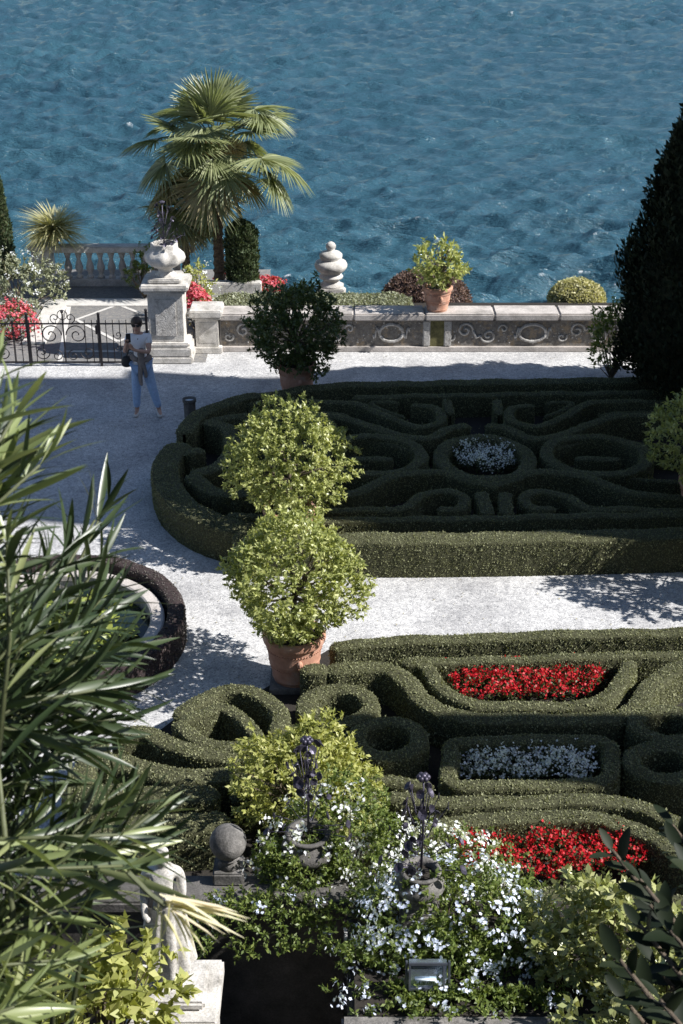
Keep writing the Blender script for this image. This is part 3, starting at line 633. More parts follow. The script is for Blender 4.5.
# yucca/grass plant in pot on pier
def grass(name, label, cat_, loc, n, L, lm, wd=.03, up=.6, droop=.5, parent_extra=None, seed=2):
    rng = np.random.default_rng(seed); t = empty(name, loc, label, cat_); a = rng.random(n) * 6.283; e = rng.uniform(.15, 1.35, n)
    D = np.stack([np.cos(a) * np.cos(e), np.sin(a) * np.cos(e), np.sin(e)], 1); N = np.stack([-np.cos(a) * np.sin(e), -np.sin(a) * np.sin(e), np.cos(e)], 1)
    prof = [(0, .5), (.25, 1), (.5, .9), (.75, .6), (1, .03)]
    make('leaves', *longleaf(np.zeros((n, 3)) + rng.normal(0, .04, (n, 3)), D, N, L * rng.uniform(.75, 1.1, n), wd, prof, droop * rng.uniform(.5, 1.2, n), .15), lm, t); return t
t = grass('spiky_potted_plant', 'pale yellow strap leaved plant in a pot at the end pier of the balustrade', 'potted plant', (bx0 + .36, 30.0, 1.14), 620, .66, M_yucca, .036, droop=.85)
MB().lathe([(.1, -.2), (.14, -.02), (.155, -.02), (.155, .03), (.13, .03)], n=20).build('pot', M_terra, t, True)
# urn with a metal plant sculpture
def metal_plant(loc, label, H=.62, seed=1, sc=1.0):
    rng = random.Random(seed); t = empty('iron_plant_sculpture', loc, label, 'sculpture', 'dark iron flower sculptures in stone urns')
    st = MB(); st.tube([(0, 0, 0), (.01, 0, H * .5), (0, .01, H)], [.012, .010, .008], 6); lv = MB()
    for i in range(int(26 * sc)):
        z = H * rng.uniform(.10, .9); a = rng.random() * 6.283; rr = (.05 + .22 * (1 - z / H)) * rng.uniform(.5, 1.25) * sc
        e = Vector((rr * math.cos(a), rr * math.sin(a), z + rng.uniform(0, .09))); st.tube([(0, 0, z - .04), (e * .6).lerp(Vector((0, 0, z)), .3), e], .004, 4)
        r = rng.uniform(.022, .040); q = Vector((math.cos(a), math.sin(a), rng.uniform(-.2, 1))).normalized(); u = q.cross(Vector((0, 0, 1))).normalized(); v = q.cross(u)
        V = [e - q * r * .3] + [e + (u * math.cos(k * .785) + v * math.sin(k * .785) * 1.15) * r + q * rng.uniform(-.004, .008) for k in range(8)]
        V2 = [p + q * .004 for p in V]; n_ = 9
        lv.add(V + V2, [(0, k + 1, (k + 1) % 8 + 1) for k in range(8)] + [(n_, n_ + (k + 1) % 8 + 1, n_ + k + 1) for k in range(8)] + [(k + 1, n_ + k + 1, n_ + (k + 1) % 8 + 1, (k + 1) % 8 + 1) for k in range(8)])
    fl = MB(); fl.ball((0, .01, H + .01), .030, 8)
    for k in range(6): fl.ball((.034 * math.cos(k * 1.047), .01 + .034 * math.sin(k * 1.047), H + .006), .024, 7)
    st.build('stem', M_sculpt, t, True); lv.build('leaves', M_sculpt, t); fl.build('flower_head', M_sculpt, t, True); return t
def urn(loc, label, r=.20, h=.36, m=None, lobes=0):
    rim = .78 if lobes else 1.0
    t = empty('stone_urn', loc, label, 'urn', 'stone urns holding iron flowers')
    o = MB().lathe([(.62 * r, 0), (.64 * r, .04 * h), (.42 * r, .12 * h), (.40 * r, .2 * h), (.75 * r, .30 * h), (1.12 * r, .42 * h), (1.22 * r, .56 * h), (1.14 * r, .70 * h), (.84 * r, .82 * h), (.80 * r, .88 * h), (1.02 * r * rim, .95 * h), (1.02 * r * rim, h), (.82 * r * rim, h), (.74 * r, .9 * h), (.70 * r, .8 * h)], n=40, cap=False, lobes=8, lob=lobes).build('bowl', m or M_urnstone, t, True)
    MB().lathe([(.001, .84 * h), (.73 * r, .84 * h)], n=24, cap=False).build('soil', M_soil, t)
    return t
# tall pedestal at gate
pc = at(168, 362, z=0); hw = .5 * 38 / pxm(pc)
t = empty('urn_pedestal', (pc.x, pc.y + .35, 0), 'tall white stone pedestal with carved relief panel beside the iron gate', 'pedestal')
q = .38
MB().box(-.47, .47, -.47, .47, 0, .13, .02).box(-.45, .45, -.45, .45, .13, .30, .02).box(-.42, .42, -.42, .42, .30, .38, .03).build('base', M_marble, t)
MB().box(-.32, .32, -.32, .32, .38, 1.30, .01).build('shaft', M_marble, t)
MB().box(-.19, .19, -.34, -.319, .50, 1.20, .006).build('relief_panel', M_pitted, t)
MB().box(-.375, .375, -.375, .375, 1.30, 1.35, .01).box(-.44, .44, -.44, .44, 1.355, 1.47, .03).box(-.30, .30, -.30, .30, 1.475, 1.56, .02).build('cap', M_marble, t)
PT = Vector((pc.x, pc.y + .35, 1.56))
urn(PT, 'pale lobed stone urn on top of the tall pedestal by the gate', .30, .60, M_marble, .05)
metal_plant(PT + Vector((0, 0, .48)), 'dark iron flower sculpture in the urn on the tall gate pedestal', .85, 5, 1.4)
# gate
gp = at(75, 366, z=0); gy = gp.y
gx0, gx1 = at(-70, 366, z=0).x, at(146, 366, z=0).x
t = empty('iron_gate', ((gx0 + gx1) / 2, gy, 0), 'black wrought iron gate with scrollwork and spear points', 'gate'); T0 = t.location
def G_(mb): return mb.move((-T0[0], -T0[1], 0))
posts = [at(x, 366, z=0).x for x in (-66, 31, 102, 149)]
for x in posts: G_(MB().box(x - .022, x + .022, gy - .022, gy + .022, 0, .98 if x != posts[-1] else 1.05, .004).ball((x, gy, 1.0 if x != posts[-1] else 1.07), .03, 8)).build('post', M_iron, t)
for a, b_ in zip(posts[:-1], posts[1:]):
    mb = MB(); mb.box(a, b_, gy - .012, gy + .012, .06, .09, .002).box(a, b_, gy - .012, gy + .012, .80, .825, .002)
    L_ = b_ - a
    for i in range(1, max(3, int(L_ / .12))):
        x = a + i * L_ / max(3, int(L_ / .12)); big = L_ > 1
        inner = big and (a + .3 < x < b_ - .3)
        if not inner: mb.box(x - .007, x + .007, gy - .007, gy + .007, .06, .88, .001)
        mb.tube([(x, gy, .82), (x, gy, .90)], [.009, .001], 5)
    c_ = (a + b_) / 2
    if L_ > 1:
        for s in (-1, 1):
            mb.tube(spiral(c_ + s * .24, .60, .20, 1.5, 0 if s < 0 else math.pi, -s, gy, 34), .012, 6); mb.tube(spiral(c_ + s * .42, .26, .14, 1.4, 0 if s < 0 else math.pi, s, gy, 28), .011, 6)
            mb.tube(spiral(c_ + s * .15, .20, .11, 1.3, math.pi / 2, s, gy, 24), .010, 6); mb.tube(spiral(c_ + s * .14, .92, .10, 1.2, -math.pi / 2, s, gy, 24), .009, 6)
        mb.box(c_ - .012, c_ + .012, gy - .01, gy + .01, .06, 1.02, .002).ball((c_, gy, 1.04), .03, 8); mb.tube([(c_ + .09 * math.cos(k * .5), gy, .98 + .09 * math.sin(k * .5)) for k in range(14)], .008, 5)
        for s in (-1, 1): mb.box(c_ + s * .62 - .007, c_ + s * .62 + .007, gy - .007, gy + .007, .06, .88, .001)
    else:
        for z in (.25, .5): mb.tube(spiral(c_ + .1, z, .08, 1.3, 0, 1, gy, 20), .008, 5); mb.tube(spiral(c_ - .1, z + .1, .08, 1.3, math.pi, 1, gy, 20), .008, 5)
    G_(mb).build('leaf_panel', M_iron, t)
G_(MB().box(posts[2] - .07, posts[2] - .03, gy - .03, gy + .03, .62, .78, .004)).build('lock_case', M_iron, t)

# ------------------------------------------------------------------ palms, cypress, bushes by the lake
def fan(rng, base, d, L, petL, lm, nl=34, droop=.35, spread=2.5, tilt=0.):
    """one fan frond: returns V,F (leaflets) and petiole points"""
    d = np.array(d) / np.linalg.norm(d); side = nz(np.cross(d, [0, 0, 1.]) + 1e-6); nrm = np.cross(side, d)
    hub = np.array(base) + d * petL - np.array([0, 0, .12 * petL]); th = np.linspace(-spread, spread, nl) * .5 * 1.15 + rng.normal(0, .03, nl)
    d = d + np.array([0, 0, -tilt]); d = d / np.linalg.norm(d); nrm = np.cross(side, d)
    D = d[None] * np.cos(th)[:, None] + side[None] * np.sin(th)[:, None] + nrm[None] * (.22 - .12 * np.abs(th)[:, None])
    Nn = np.repeat(nrm[None], nl, 0); P = np.repeat(hub[None], nl, 0)
    Ls = L * (1 - .16 * (np.abs(th) / spread) ** 2) * rng.uniform(.9, 1.05, nl)
    prof = [(0, .25), (.3, 1.0), (.55, .95), (.78, .55), (1, .04)]
    V, F = longleaf(P, D, Nn, Ls, L * .066, prof, .12, .35)
    # gravity: leaflet tips hang down
    t = np.linalg.norm(V - hub, axis=1) / L; V[:, 2] -= droop * L * np.clip(t - .35, 0, 2) ** 1.8 * rng.uniform(.8, 1.2)
    return V, F, hub
def palm(loc, label, H, nf, L, seed, lm=None, flowers=True, tr=.10, petL=.55, emin=-.9):
    rng = np.random.default_rng(seed); t = empty('fan_palm', loc, label, 'palm tree'); lm = lm or M_palm
    tk = MB(); pr = [];
    for k in range(60):
        z = H * k / 60; r = tr * (1.25 - .35 * min(1, z / (H * .7))) * (1.12 if k % 3 == 0 else .93) * (1 + rng.normal(0, .03)); pr.append((r, z))
    tk.lathe(pr, n=16); tk.V = [(x + rng.normal(0, .006), y + rng.normal(0, .006), z) for x, y, z in tk.V]; tk.build('trunk', M_palmbark, t)
    top = np.array([0, 0, H]); pet = MB()
    for i in range(nf):
        a = i * 2.39996 + rng.normal(0, .2); s = i / (nf - 1); e = emin + (1.35 - emin) * s ** .9 + rng.normal(0, .12)
        d = np.array([math.cos(a) * math.cos(e), math.sin(a) * math.cos(e), math.sin(e)])
        pl = petL * rng.uniform(.65, 1.3) * (1.0 if e < 1.0 else .7)
        dry = e < -.55 and rng.random() < .55
        V, F, hub = fan(rng, top, d, L * rng.uniform(.85, 1.1), pl, lm, 36, droop=(.20 if e < .3 else .12) * rng.uniform(.5, 1.6), tilt=(0.1 if e > .9 else rng.uniform(.1, 1.2)), spread=3.3 if e < .9 else 2.6)
        make('frond', V, F, M_palmdry if dry else lm, t); pet.tube([tuple(top - [0, 0, .08]), tuple((top + hub) / 2 + [0, 0, .03]), tuple(hub)], [.018, .012, .009], 5)
    pet.build('leaf_stalks', M_stem, t)
    if flowers:
        ps = []
        for c_ in ((.25, -.35, -.12, .30), (-.15, -.4, .02, .22), (.42, -.2, -.05, .22)):
            n = 900; P = rng.normal(0, 1, (n, 3)); P = nz(P) * rng.random((n, 1)) ** .5 * c_[3] + np.array(c_[:3]) + top; D = nz(P - (top + np.array([0, 0, .25])) + rng.normal(0, .3, (n, 3))); ps.append(leafq(P, D, rng.normal(0, 1, (n, 3)), .07, .02))
        make('flower_clusters', *cat(ps), M_palmfl, t)
    fb = rng.normal(0, 1, (700, 3)) * [.10, .10, .16] + top - [0, 0, .25]; make('fibre', *leafq(fb, rng.normal(0, 1, (700, 3)) + [0, 0, -1.], rng.normal(0, 1, (700, 3)), .16, .018), M_palmdry, t)['kind'] = 'stuff'
    return t
PB = at(215, 300, Y=29.5); palm((PB.x + .12, PB.y, .0), 'large fan palm with a full green crown rising above the lakeside terrace', 3.12, 42, .84, 8, petL=1.02, emin=-.95)
P2 = at(188, 300, Y=29.6); palm((P2.x, P2.y, .0), 'small drooping palm with dry fronds behind the urn pedestal', 1.75, 22, .66, 12, lm=M_palm, flowers=False, tr=.08, petL=.35, emin=-1.2)
def column(loc, label, H, r, lm, n=9000, L=.07, seed=1, name='cypress_tree', cat_='tree', rz_=1.0, top=.25, grp=None):
    rng = np.random.default_rng(seed); t = empty(name, loc, label, cat_, grp)
    def rad(z): z = np.clip(z, 0, 1); return r * np.minimum(1, np.power(np.clip((1 - z) / top, 0, 1), .62)) * (.90 + .10 * np.minimum(1, z * 6))
    mb = MB(); mb.lathe([(max(.01, float(rad(k / 20)) * .86), H * k / 20) for k in range(21)], n=20); make('branch_core', mb.V, mb.F, M_hedge_in, t, True)
    z = rng.random(n) ** .95; a = rng.random(n) * 6.283; lump = 1 + .06 * np.sin(a * 5 + z * 14) + .05 * np.sin(a * 3 - z * 21) + .05 * np.sin(a * 13 + z * 57) + np.where(rng.random(n) < .05, .05, 0)
    rr = rad(z) * (.84 + .18 * rng.random(n)) * lump; P = np.stack([rr * np.cos(a), rr * np.sin(a), z * H], 1)
    D = np.stack([np.cos(a) * .5, np.sin(a) * .5, np.full(n, .9)], 1) + rng.normal(0, .4, (n, 3)); Nn = np.stack([np.cos(a), np.sin(a), np.full(n, .2)], 1) + rng.normal(0, .4, (n, 3))
    LL = L * rng.uniform(.6, 1.5, n); make('foliage', *leafq(P, D, nz(Nn), LL, LL * .45), lm, t)
    MB().tube([(0, 0, -.2), (0, 0, H * .2)], .06, 8).build('trunk', M_bark, t, True); return t
c = at(243, 293, z=.1); column((c.x, c.y, .0), 'small dark columnar cypress right of the palm trunk', 1.62, .31, M_cyp, 8000, .07, 3, top=.14)
c = at(3, 250, Y=30.6); column((c.x, 30.6, -.2), 'narrow cypress tip at the left edge of the photo against the lake', 2.55, .22, M_cyp, 5000, .07, 4, top=.6)
# big yew at right
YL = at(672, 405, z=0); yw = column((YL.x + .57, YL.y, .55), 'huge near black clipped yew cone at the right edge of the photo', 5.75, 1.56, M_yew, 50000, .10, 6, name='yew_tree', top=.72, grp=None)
def bush(name, label, cat_, c, rad, lm, tips, per, L, seed, ratio=.42, bloss=None, nb=0, shell=.55, bot=-.6, lump=.2, bs=.032, stems=True, clus=11, bz=-.5, cs=.03, group=None):
    rng = np.random.default_rng(seed); t = empty(name, (c[0], c[1], c[2] - rad[2]), label, cat_, group)
    V, F, T = crown(rng, tips, rad, per, L, ratio, shell=shell, lump=lump, cz=rad[2], bot=bot); make('foliage', V, F, lm, t)
    if stems:
        mb = MB(); limbs(mb, (0, 0, .02), T, rng, min(26, len(T) - 1), .014); mb.build('stems', M_bark, t)
    if bloss:
        d = nz(rng.normal(0, 1, (nb, 3))); d = d[(d[:, 2] > bz)]; C = d * np.array(rad) * rng.uniform(.88, 1.07, (len(d), 1)) + [0, 0, rad[2]]
        C2 = np.repeat(C, clus, 0); d2 = np.repeat(d, clus, 0); m = len(C2); P = C2 + rng.normal(0, cs, (m, 3)); ps = []
        nrm = nz(d2 + rng.normal(0, .5, (m, 3))); u = nz(np.cross(nrm, rng.normal(0, 1, (m, 3)))); v = np.cross(nrm, u)
        for k in range(5):
            a = k * 1.2566; D = u * math.cos(a) + v * math.sin(a) + nrm * .15; ps.append(leafq(P, D, nrm, bs * rng.uniform(.45, .65, m), bs * .5, .05))
        make('blossoms', *cat(ps), bloss, t)
    return t
c = at(18, 290, Y=28.3); bush('white_flowering_shrub', 'leafy shrub with small white flowers behind the iron gate at the left edge', 'shrub', (c.x, 28.3, .55), (1.0, .7, .68), M_silver, 420, 12, .08, 31, bloss=M_white, nb=60)
c = at(12, 342, Y=26.3); bush('red_geranium', 'red geraniums spilling over by the gate at the left edge', 'flowers', (c.x, 26.3, .36), (.55, .28, .40), M_plumb, 130, 9, .06, 32, bloss=M_pinkred, nb=190, bs=.05, clus=6)
c = at(199, 322, Y=26.4); bush('red_geranium', 'red geraniums hanging between the tall pedestal and the stone pier', 'flowers', (c.x - .05, 26.4, .55), (.30, .28, .48), M_palmdry, 60, 9, .05, 33, bloss=M_pinkred, nb=150, bs=.06, clus=7, bz=.0)
c = at(268, 288, Y=29.6); bush('red_geranium', 'red geraniums on the parapet right of the small cypress', 'flowers', (c.x, 29.4, .12), (.36, .25, .22), M_plumb, 50, 9, .05, 34, bloss=M_pinkred, nb=110, bs=.06, clus=7)
c = at(228, 288, Y=29.9); bush('red_geranium', 'dark red geraniums between the palm trunk and the cypress', 'flowers', (c.x, 29.9, .1), (.3, .2, .18), M_plumb, 40, 8, .05, 35, bloss=M_red, nb=50, bs=.05, clus=6)
c = at(204, 290, Y=27.6); bush('pale_leafy_shrub', 'pale leafy shrub between the urn pedestal and the palm trunk', 'shrub', (c.x - .1, 27.5, .62), (.42, .4, .58), M_bright, 140, 10, .08, 36, bloss=M_white, nb=25)
c = at(140, 270, Y=28.6); bush('dark_leafy_shrub', 'dark leafy shrub in front of the balustrade left of the urn', 'shrub', (c.x, 29.0, .55), (.38, .35, .55), M_plumb, 120, 10, .08, 37)
c = at(607, 328, Y=23.9); bush('leafy_shrub', 'loose green shrub at the left foot of the black yew', 'shrub', (c.x + .15, 23.9, .85), (.55, .5, .80), M_plumb, 320, 10, .08, 38)
MB().box(at(190, 300, z=0).x, at(262, 300, z=0).x, 28.7, 28.95, 0, .42, .02).build('low_stone_wall', M_marble); tag(bpy.data.objects['low_stone_wall'], 'short white stone ledge at the foot of the palm and small cypress', 'wall')

# ------------------------------------------------------------------ lily pond
pc = at(51, 622, z=.30); PR = 1.34
t = empty('lily_pond_basin', (pc.x, pc.y, 0), 'round stone rimmed lily pond half hidden by the oleander', 'pond')
MB().lathe([(PR - .13, 0), (PR - .13, .20), (PR - .15, .22), (PR - .15, .285), (PR - .13, .30), (PR, .30), (PR + .02, .285), (PR + .02, .23), (PR, .21), (PR, 0)], n=96, cap=False).build('stone_rim', M_coping, t)
MB().lathe([(.01, .12), (PR - .16, .12)], n=64, cap=False).build('pond_water', M_pond, t)
rng = np.random.default_rng(5); ps = MB()
for i in range(120):
    a = rng.random() * 6.28; r = (PR - .32) * math.sqrt(rng.random()); q = rng.uniform(.05, .12); z = .135 + rng.random() * .05
    ps.add([(r * math.cos(a), r * math.sin(a), z)] + [(r * math.cos(a) + q * math.cos(k * .57 + a), r * math.sin(a) + q * math.sin(k * .57 + a), z + rng.uniform(0, .02)) for k in range(11)], [tuple([0] + list(range(1, 12)))])
ps.build('lily_pads', M_lily, t)
n = 700; P = np.stack([rng.normal(-.1, .42, n), rng.normal(-.25, .38, n), rng.uniform(.15, .42, n)], 1); make('water_plants', *leafq(P, rng.normal(0, 1, (n, 3)) + [0, 0, .6], rng.normal(0, .5, (n, 3)) + [0, 0, 1.], .14, .07), M_lily, t)['kind'] = 'stuff'
RH = PR + .17; hedge('low purplish grey hedge ring round the lily pond', [dict(p=[(pc.x + RH * math.cos(k * .3927), pc.y + RH * math.sin(k * .3927)) for k in range(16)], c=True, w=.25, h=.40)], ml=M_ringhedge, mi=M_purplehedge_in, name='ring_hedge', dens=1800)
rng = np.random.default_rng(77); n = 1500
X = rng.uniform(-5.5, 6.5, n); Y = rng.uniform(11, 25.4, n); P = np.stack([X, Y, np.full(n, .012)], 1)
o = make('fallen_leaves', *leafq(P, rng.normal(0, 1, (n, 3)) * [1, 1, .12], rng.normal(0, .15, (n, 3)) + [0, 0, 1.], rng.uniform(.012, .04, n), .016), M_palmdry)
tag(o, 'small dry leaves scattered over the gravel', 'fallen leaves', kind='stuff')
# small stone drum at the tip of the rear parterre
sp = at(190, 428, z=0.0)
t = empty('garden_spotlight', (sp.x, sp.y + .1, -.28), 'small grey cylindrical garden spotlight at the left tip of the rear parterre', 'spotlight')
MB().lathe([(.09, .42), (.095, .44), (.10, .70), (.115, .71), (.115, .76), (.09, .76), (.085, .70)], n=24).build('housing', M_urnstone, t, True); MB().box(-.02, .02, -.02, .02, 0, .43, .003).build('stake', M_iron, t); MB().lathe([(.01, .72), (.088, .72)], n=20, cap=False).build('lens', M_glass, t)

# ------------------------------------------------------------------ woman
def skinfig(name, J, E, m, parent, sub=2):
    me = bpy.data.meshes.new(name); names = list(J); me.from_pydata([J[k][0] for k in names], [(names.index(a), names.index(b)) for a, b in E], []); o = bpy.data.objects.new(name, me); COL.objects.link(o)
    md = o.modifiers.new('skin', 'SKIN'); sl = me.skin_vertices[0].data if me.skin_vertices else None
    if sl is None:
        bpy.context.view_layer.objects.active = o
    for i, k in enumerate(names):
        r = J[k][1]; r = r if isinstance(r, tuple) else (r, r); me.skin_vertices[0].data[i].radius = r
    me.skin_vertices[0].data[0].use_root = True
    md.use_smooth_shade = True
    s = o.modifiers.new('sub', 'SUBSURF'); s.levels = sub; s.render_levels = sub
    dg = bpy.context.evaluated_depsgraph_get(); m2 = bpy.data.meshes.new_from_object(o.evaluated_get(dg)); bpy.data.objects.remove(o)
    for p in m2.polygons: p.use_smooth = True
    m2.materials.clear(); m2.materials.append(m); o = bpy.data.objects.new(name, m2); COL.objects.link(o); o.parent = parent; return o
wp = at(146, 415, z=0)
t = empty('person', (wp.x, wp.y, 0), 'woman in white top and light blue trousers holding up a phone on the gravel', 'person'); WS = t
# local: facing camera (-Y); her right hand side is image left
J = {'pelvis': ((-.02, 0, .92), (.15, .11)), 'waist': ((-.03, 0, 1.08), (.125, .09)), 'chest': ((-.04, 0, 1.26), (.155, .105)), 'upper': ((-.045, 0, 1.38), (.12, .08)), 'neck': ((-.05, -.01, 1.455), .052),
     'chin': ((-.055, -.035, 1.52), (.062, .075)), 'head': ((-.06, -.02, 1.60), (.078, .094)), 'crown': ((-.06, 0, 1.64), (.05, .06)),
     'shL': ((-.20, 0, 1.385), .058), 'elL': ((-.265, -.12, 1.16), .040), 'wrL': ((-.20, -.34, 1.34), .026), 'haL': ((-.185, -.38, 1.40), (.030, .02)),
     'shR': ((.115, 0, 1.385), .058), 'elR': ((.14, -.16, 1.17), .040), 'wrR': ((-.06, -.30, 1.25), .026), 'haR': ((-.12, -.33, 1.30), (.030, .02)),
     'hipL': ((-.10, 0, .88), (.10, .10)), 'kneeL': ((-.125, -.02, .50), .058), 'ankL': ((-.145, .02, .09), .038), 'toeL': ((-.16, -.14, .035), (.036, .024)),
     'hipR': ((.06, 0, .88), (.10, .10)), 'kneeR': ((.14, -.03, .50), .058), 'ankR': ((.23, .0, .09), .038), 'toeR': ((.27, -.15, .035), (.036, .024)),
     'nose': ((-.058, -.125, 1.575), .012)}
E = [('pelvis', 'waist'), ('waist', 'chest'), ('chest', 'upper'), ('upper', 'neck'), ('neck', 'chin'), ('chin', 'head'), ('head', 'crown'), ('upper', 'shL'), ('shL', 'elL'), ('elL', 'wrL'), ('wrL', 'haL'), ('upper', 'shR'), ('shR', 'elR'), ('elR', 'wrR'), ('wrR', 'haR'),
     ('pelvis', 'hipL'), ('hipL', 'kneeL'), ('kneeL', 'ankL'), ('ankL', 'toeL'), ('pelvis', 'hipR'), ('hipR', 'kneeR'), ('kneeR', 'ankR'), ('ankR', 'toeR'), ('head', 'nose')]
for hn, c_, sg in (('haL', (-.185, -.38, 1.40), 1), ('haR', (-.12, -.33, 1.30), -1)):
    for i, (dx, L_) in enumerate(((-.024, .045), (-.008, .058), (.008, .054), (.024, .042))):
        a = (c_[0] + dx, c_[1] - .012, c_[2] + .03); b1 = (a[0] + .004 * sg, a[1] - .02, a[2] + L_ * .55); b2 = (a[0] + .02 * sg, a[1] - .01, a[2] + L_)
        for j, q_ in enumerate((a, b1, b2)): J[f'{hn}f{i}{j}'] = (q_, .0085)
        E += [(hn, f'{hn}f{i}0'), (f'{hn}f{i}0', f'{hn}f{i}1'), (f'{hn}f{i}1', f'{hn}f{i}2')]
    J[hn + 't0'] = ((c_[0] + .035 * sg, c_[1], c_[2] + .005), .010); J[hn + 't1'] = ((c_[0] + .048 * sg, c_[1] - .01, c_[2] + .035), .009); E += [(hn, hn + 't0'), (hn + 't0', hn + 't1')]
skinfig('body', J, E, M_skin, t)
def sub(keys, grow, repl=None):
    D_ = {}
    for k in keys:
        p, r = J[k]; r = r if isinstance(r, tuple) else (r, r); D_[k] = (p, (r[0] + grow, r[1] + grow))
    if repl: D_.update(repl)
    return D_
D_ = sub(['waist', 'chest', 'upper', 'shL', 'shR'], .02, {'hem': ((-.025, 0, .98), (.165, .125)), 'slL': ((-.235, -.06, 1.26), (.062, .062)), 'slR': ((.13, -.08, 1.27), (.062, .062))})
skinfig('white_top', D_, [('chest', 'waist'), ('waist', 'hem'), ('chest', 'upper'), ('upper', 'shL'), ('shL', 'slL'), ('upper', 'shR'), ('shR', 'slR')], M_shirt, t)
D_ = sub(['pelvis', 'hipL', 'hipR'], .014, {'kneeL': (J['kneeL'][0], .084), 'kneeR': (J['kneeR'][0], .084), 'ankL': ((-.145, .01, .13), .062), 'ankR': ((.228, .0, .13), .062)})
skinfig('blue_trousers', D_, [('pelvis', 'hipL'), ('hipL', 'kneeL'), ('kneeL', 'ankL'), ('pelvis', 'hipR'), ('hipR', 'kneeR'), ('kneeR', 'ankR')], M_jeans, t)
for k, d in (('ankL', -1), ('ankR', 1)):
    p = J[k][0]; q_ = J['toeL' if d < 0 else 'toeR'][0]
    skinfig('shoe', {'a': ((p[0], p[1] + .03, .04), (.043, .038)), 'b': ((p[0], p[1] - .05, .045), (.046, .04)), 'c': ((q_[0], q_[1] - .02, .032), (.044, .03))}, [('a', 'b'), ('b', 'c')], M_shoe, t)
MB().ball((-.06, .012, 1.625), .098, 18, 1.08).ball((-.055, .085, 1.53), .045, 12).build('hair', M_hair, t, True)
mb = MB()
for s in (-1, 1): mb.lathe([(.001, 0), (.026, 0), (.028, .006), (.001, .008)], (0, 0, 0), 12)
mb = MB().box(-.058 - .062, -.058 - .008, -.122, -.112, 1.585, 1.625, .01).box(-.058 + .008, -.058 + .062, -.122, -.112, 1.585, 1.625, .01).box(-.058 - .07, -.058 + .07, -.118, -.110, 1.612, 1.620, .002)
mb.tube([(-.13, -.112, 1.615), (-.145, -.02, 1.61)], .004, 5).tube([(.015, -.112, 1.615), (.028, -.02, 1.61)], .004, 5).build('sunglasses', M_black, t)
MB().box(-.085, -.03, -.112, -.104, 1.528, 1.536, .002).build('lips', plain('lips', (.42, .12, .11), .5, var=.05, bmp=0), t)
# jacket: knotted round the waist, two sleeves hanging in front
jk = {'k': ((.0, -.15, 1.02), (.05, .035)), 'l1': ((-.10, -.12, 1.04), (.045, .05)), 'l2': ((-.19, -.02, 1.05), (.04, .06)), 'r1': ((.10, -.12, 1.04), (.045, .05)), 'r2': ((.15, -.02, 1.05), (.04, .06)),
      's1': ((-.02, -.17, .88), (.06, .03)), 's2': ((-.03, -.17, .70), (.055, .025)), 's3': ((-.02, -.155, .58), (.035, .02)), 'q1': ((.06, -.16, .88), (.06, .03)), 'q2': ((.07, -.16, .72), (.05, .025)), 'u1': ((.0, -.16, 1.14), (.07, .03)), 'u2': ((.03, -.15, 1.24), (.05, .03))}
skinfig('tied_jacket', jk, [('k', 'l1'), ('l1', 'l2'), ('k', 'r1'), ('r1', 'r2'), ('k', 's1'), ('s1', 's2'), ('s2', 's3'), ('k', 'q1'), ('q1', 'q2'), ('k', 'u1'), ('u1', 'u2')], M_jacket, t)
ph = empty('phone', (wp.x - .15, wp.y - .40, 1.42), 'dark phone held up by the woman', 'phone'); MB().box(-.038, .038, -.005, .005, 0, .15, .004).build('case', M_black, ph); MB().box(-.034, .034, .0052, .0066, .006, .144, .0005).build('screen', M_chrome, ph); ph.rotation_euler.z = .3
bg_ = empty('shoulder_bag', (wp.x - .26, wp.y + .02, .82), "black shoulder bag hanging at the woman's hip", 'bag')
skinfig('pouch', {'a': ((0, 0, .02), (.05, .09)), 'b': ((-.01, 0, .12), (.06, .11)), 'c': ((0, 0, .24), (.04, .08))}, [('a', 'b'), ('b', 'c')], M_black, bg_); MB().tube([(0, -.09, .24), (.08, -.12, .40), (.22, -.13, .56), (.33, -.03, .62), (.22, .1, .56), (.08, .1, .4), (0, .09, .24)], .010, 5).build('strap', M_black, bg_, True)

# ------------------------------------------------------------------ foreground wall, urns, statue
WZ = .9
t = empty('foreground_retaining_wall', (-.6, 9.33, -1.8), 'dark shaded retaining wall with stone coping below the white flowering bushes', 'wall')
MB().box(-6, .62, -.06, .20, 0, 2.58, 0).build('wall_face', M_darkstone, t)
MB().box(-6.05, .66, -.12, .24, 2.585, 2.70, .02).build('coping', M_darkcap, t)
t = empty('stone_planter', (2.2, 8.7, -1.8), 'raised stone planter with pale coping at the bottom of the photo', 'planter')
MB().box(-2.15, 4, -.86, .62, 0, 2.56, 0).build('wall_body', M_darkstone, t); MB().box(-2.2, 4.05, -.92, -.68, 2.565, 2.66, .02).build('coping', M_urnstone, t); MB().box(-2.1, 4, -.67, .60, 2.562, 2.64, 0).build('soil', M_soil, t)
def onwall(x, y, z): return at(x, y, z=z)
c = at(228, 842, z=WZ + .36)
t = empty('ball_finial', (c.x, c.y, WZ), 'grey stone ball finial on a square base left of the white flowers', 'finial')
MB().box(-.13, .13, -.13, .13, 0, .12, .015).build('base', M_urnstone, t); MB().lathe([(.10, .12), (.07, .16), (.07, .19), (.10, .215)], n=20).build('neck', M_urnstone, t, True); MB().ball((0, 0, .36), .155, 24).build('ball', M_urnstone, t, True)
c = at(420, 893, z=WZ + .30); U2 = Vector((c.x, c.y, WZ + .20))
t = empty('stone_block', (c.x, c.y, WZ - .1), 'square stone block under the right foreground urn', 'block'); MB().box(-.16, .16, -.16, .16, 0, .30, .02).build('block', M_urnstone, t)
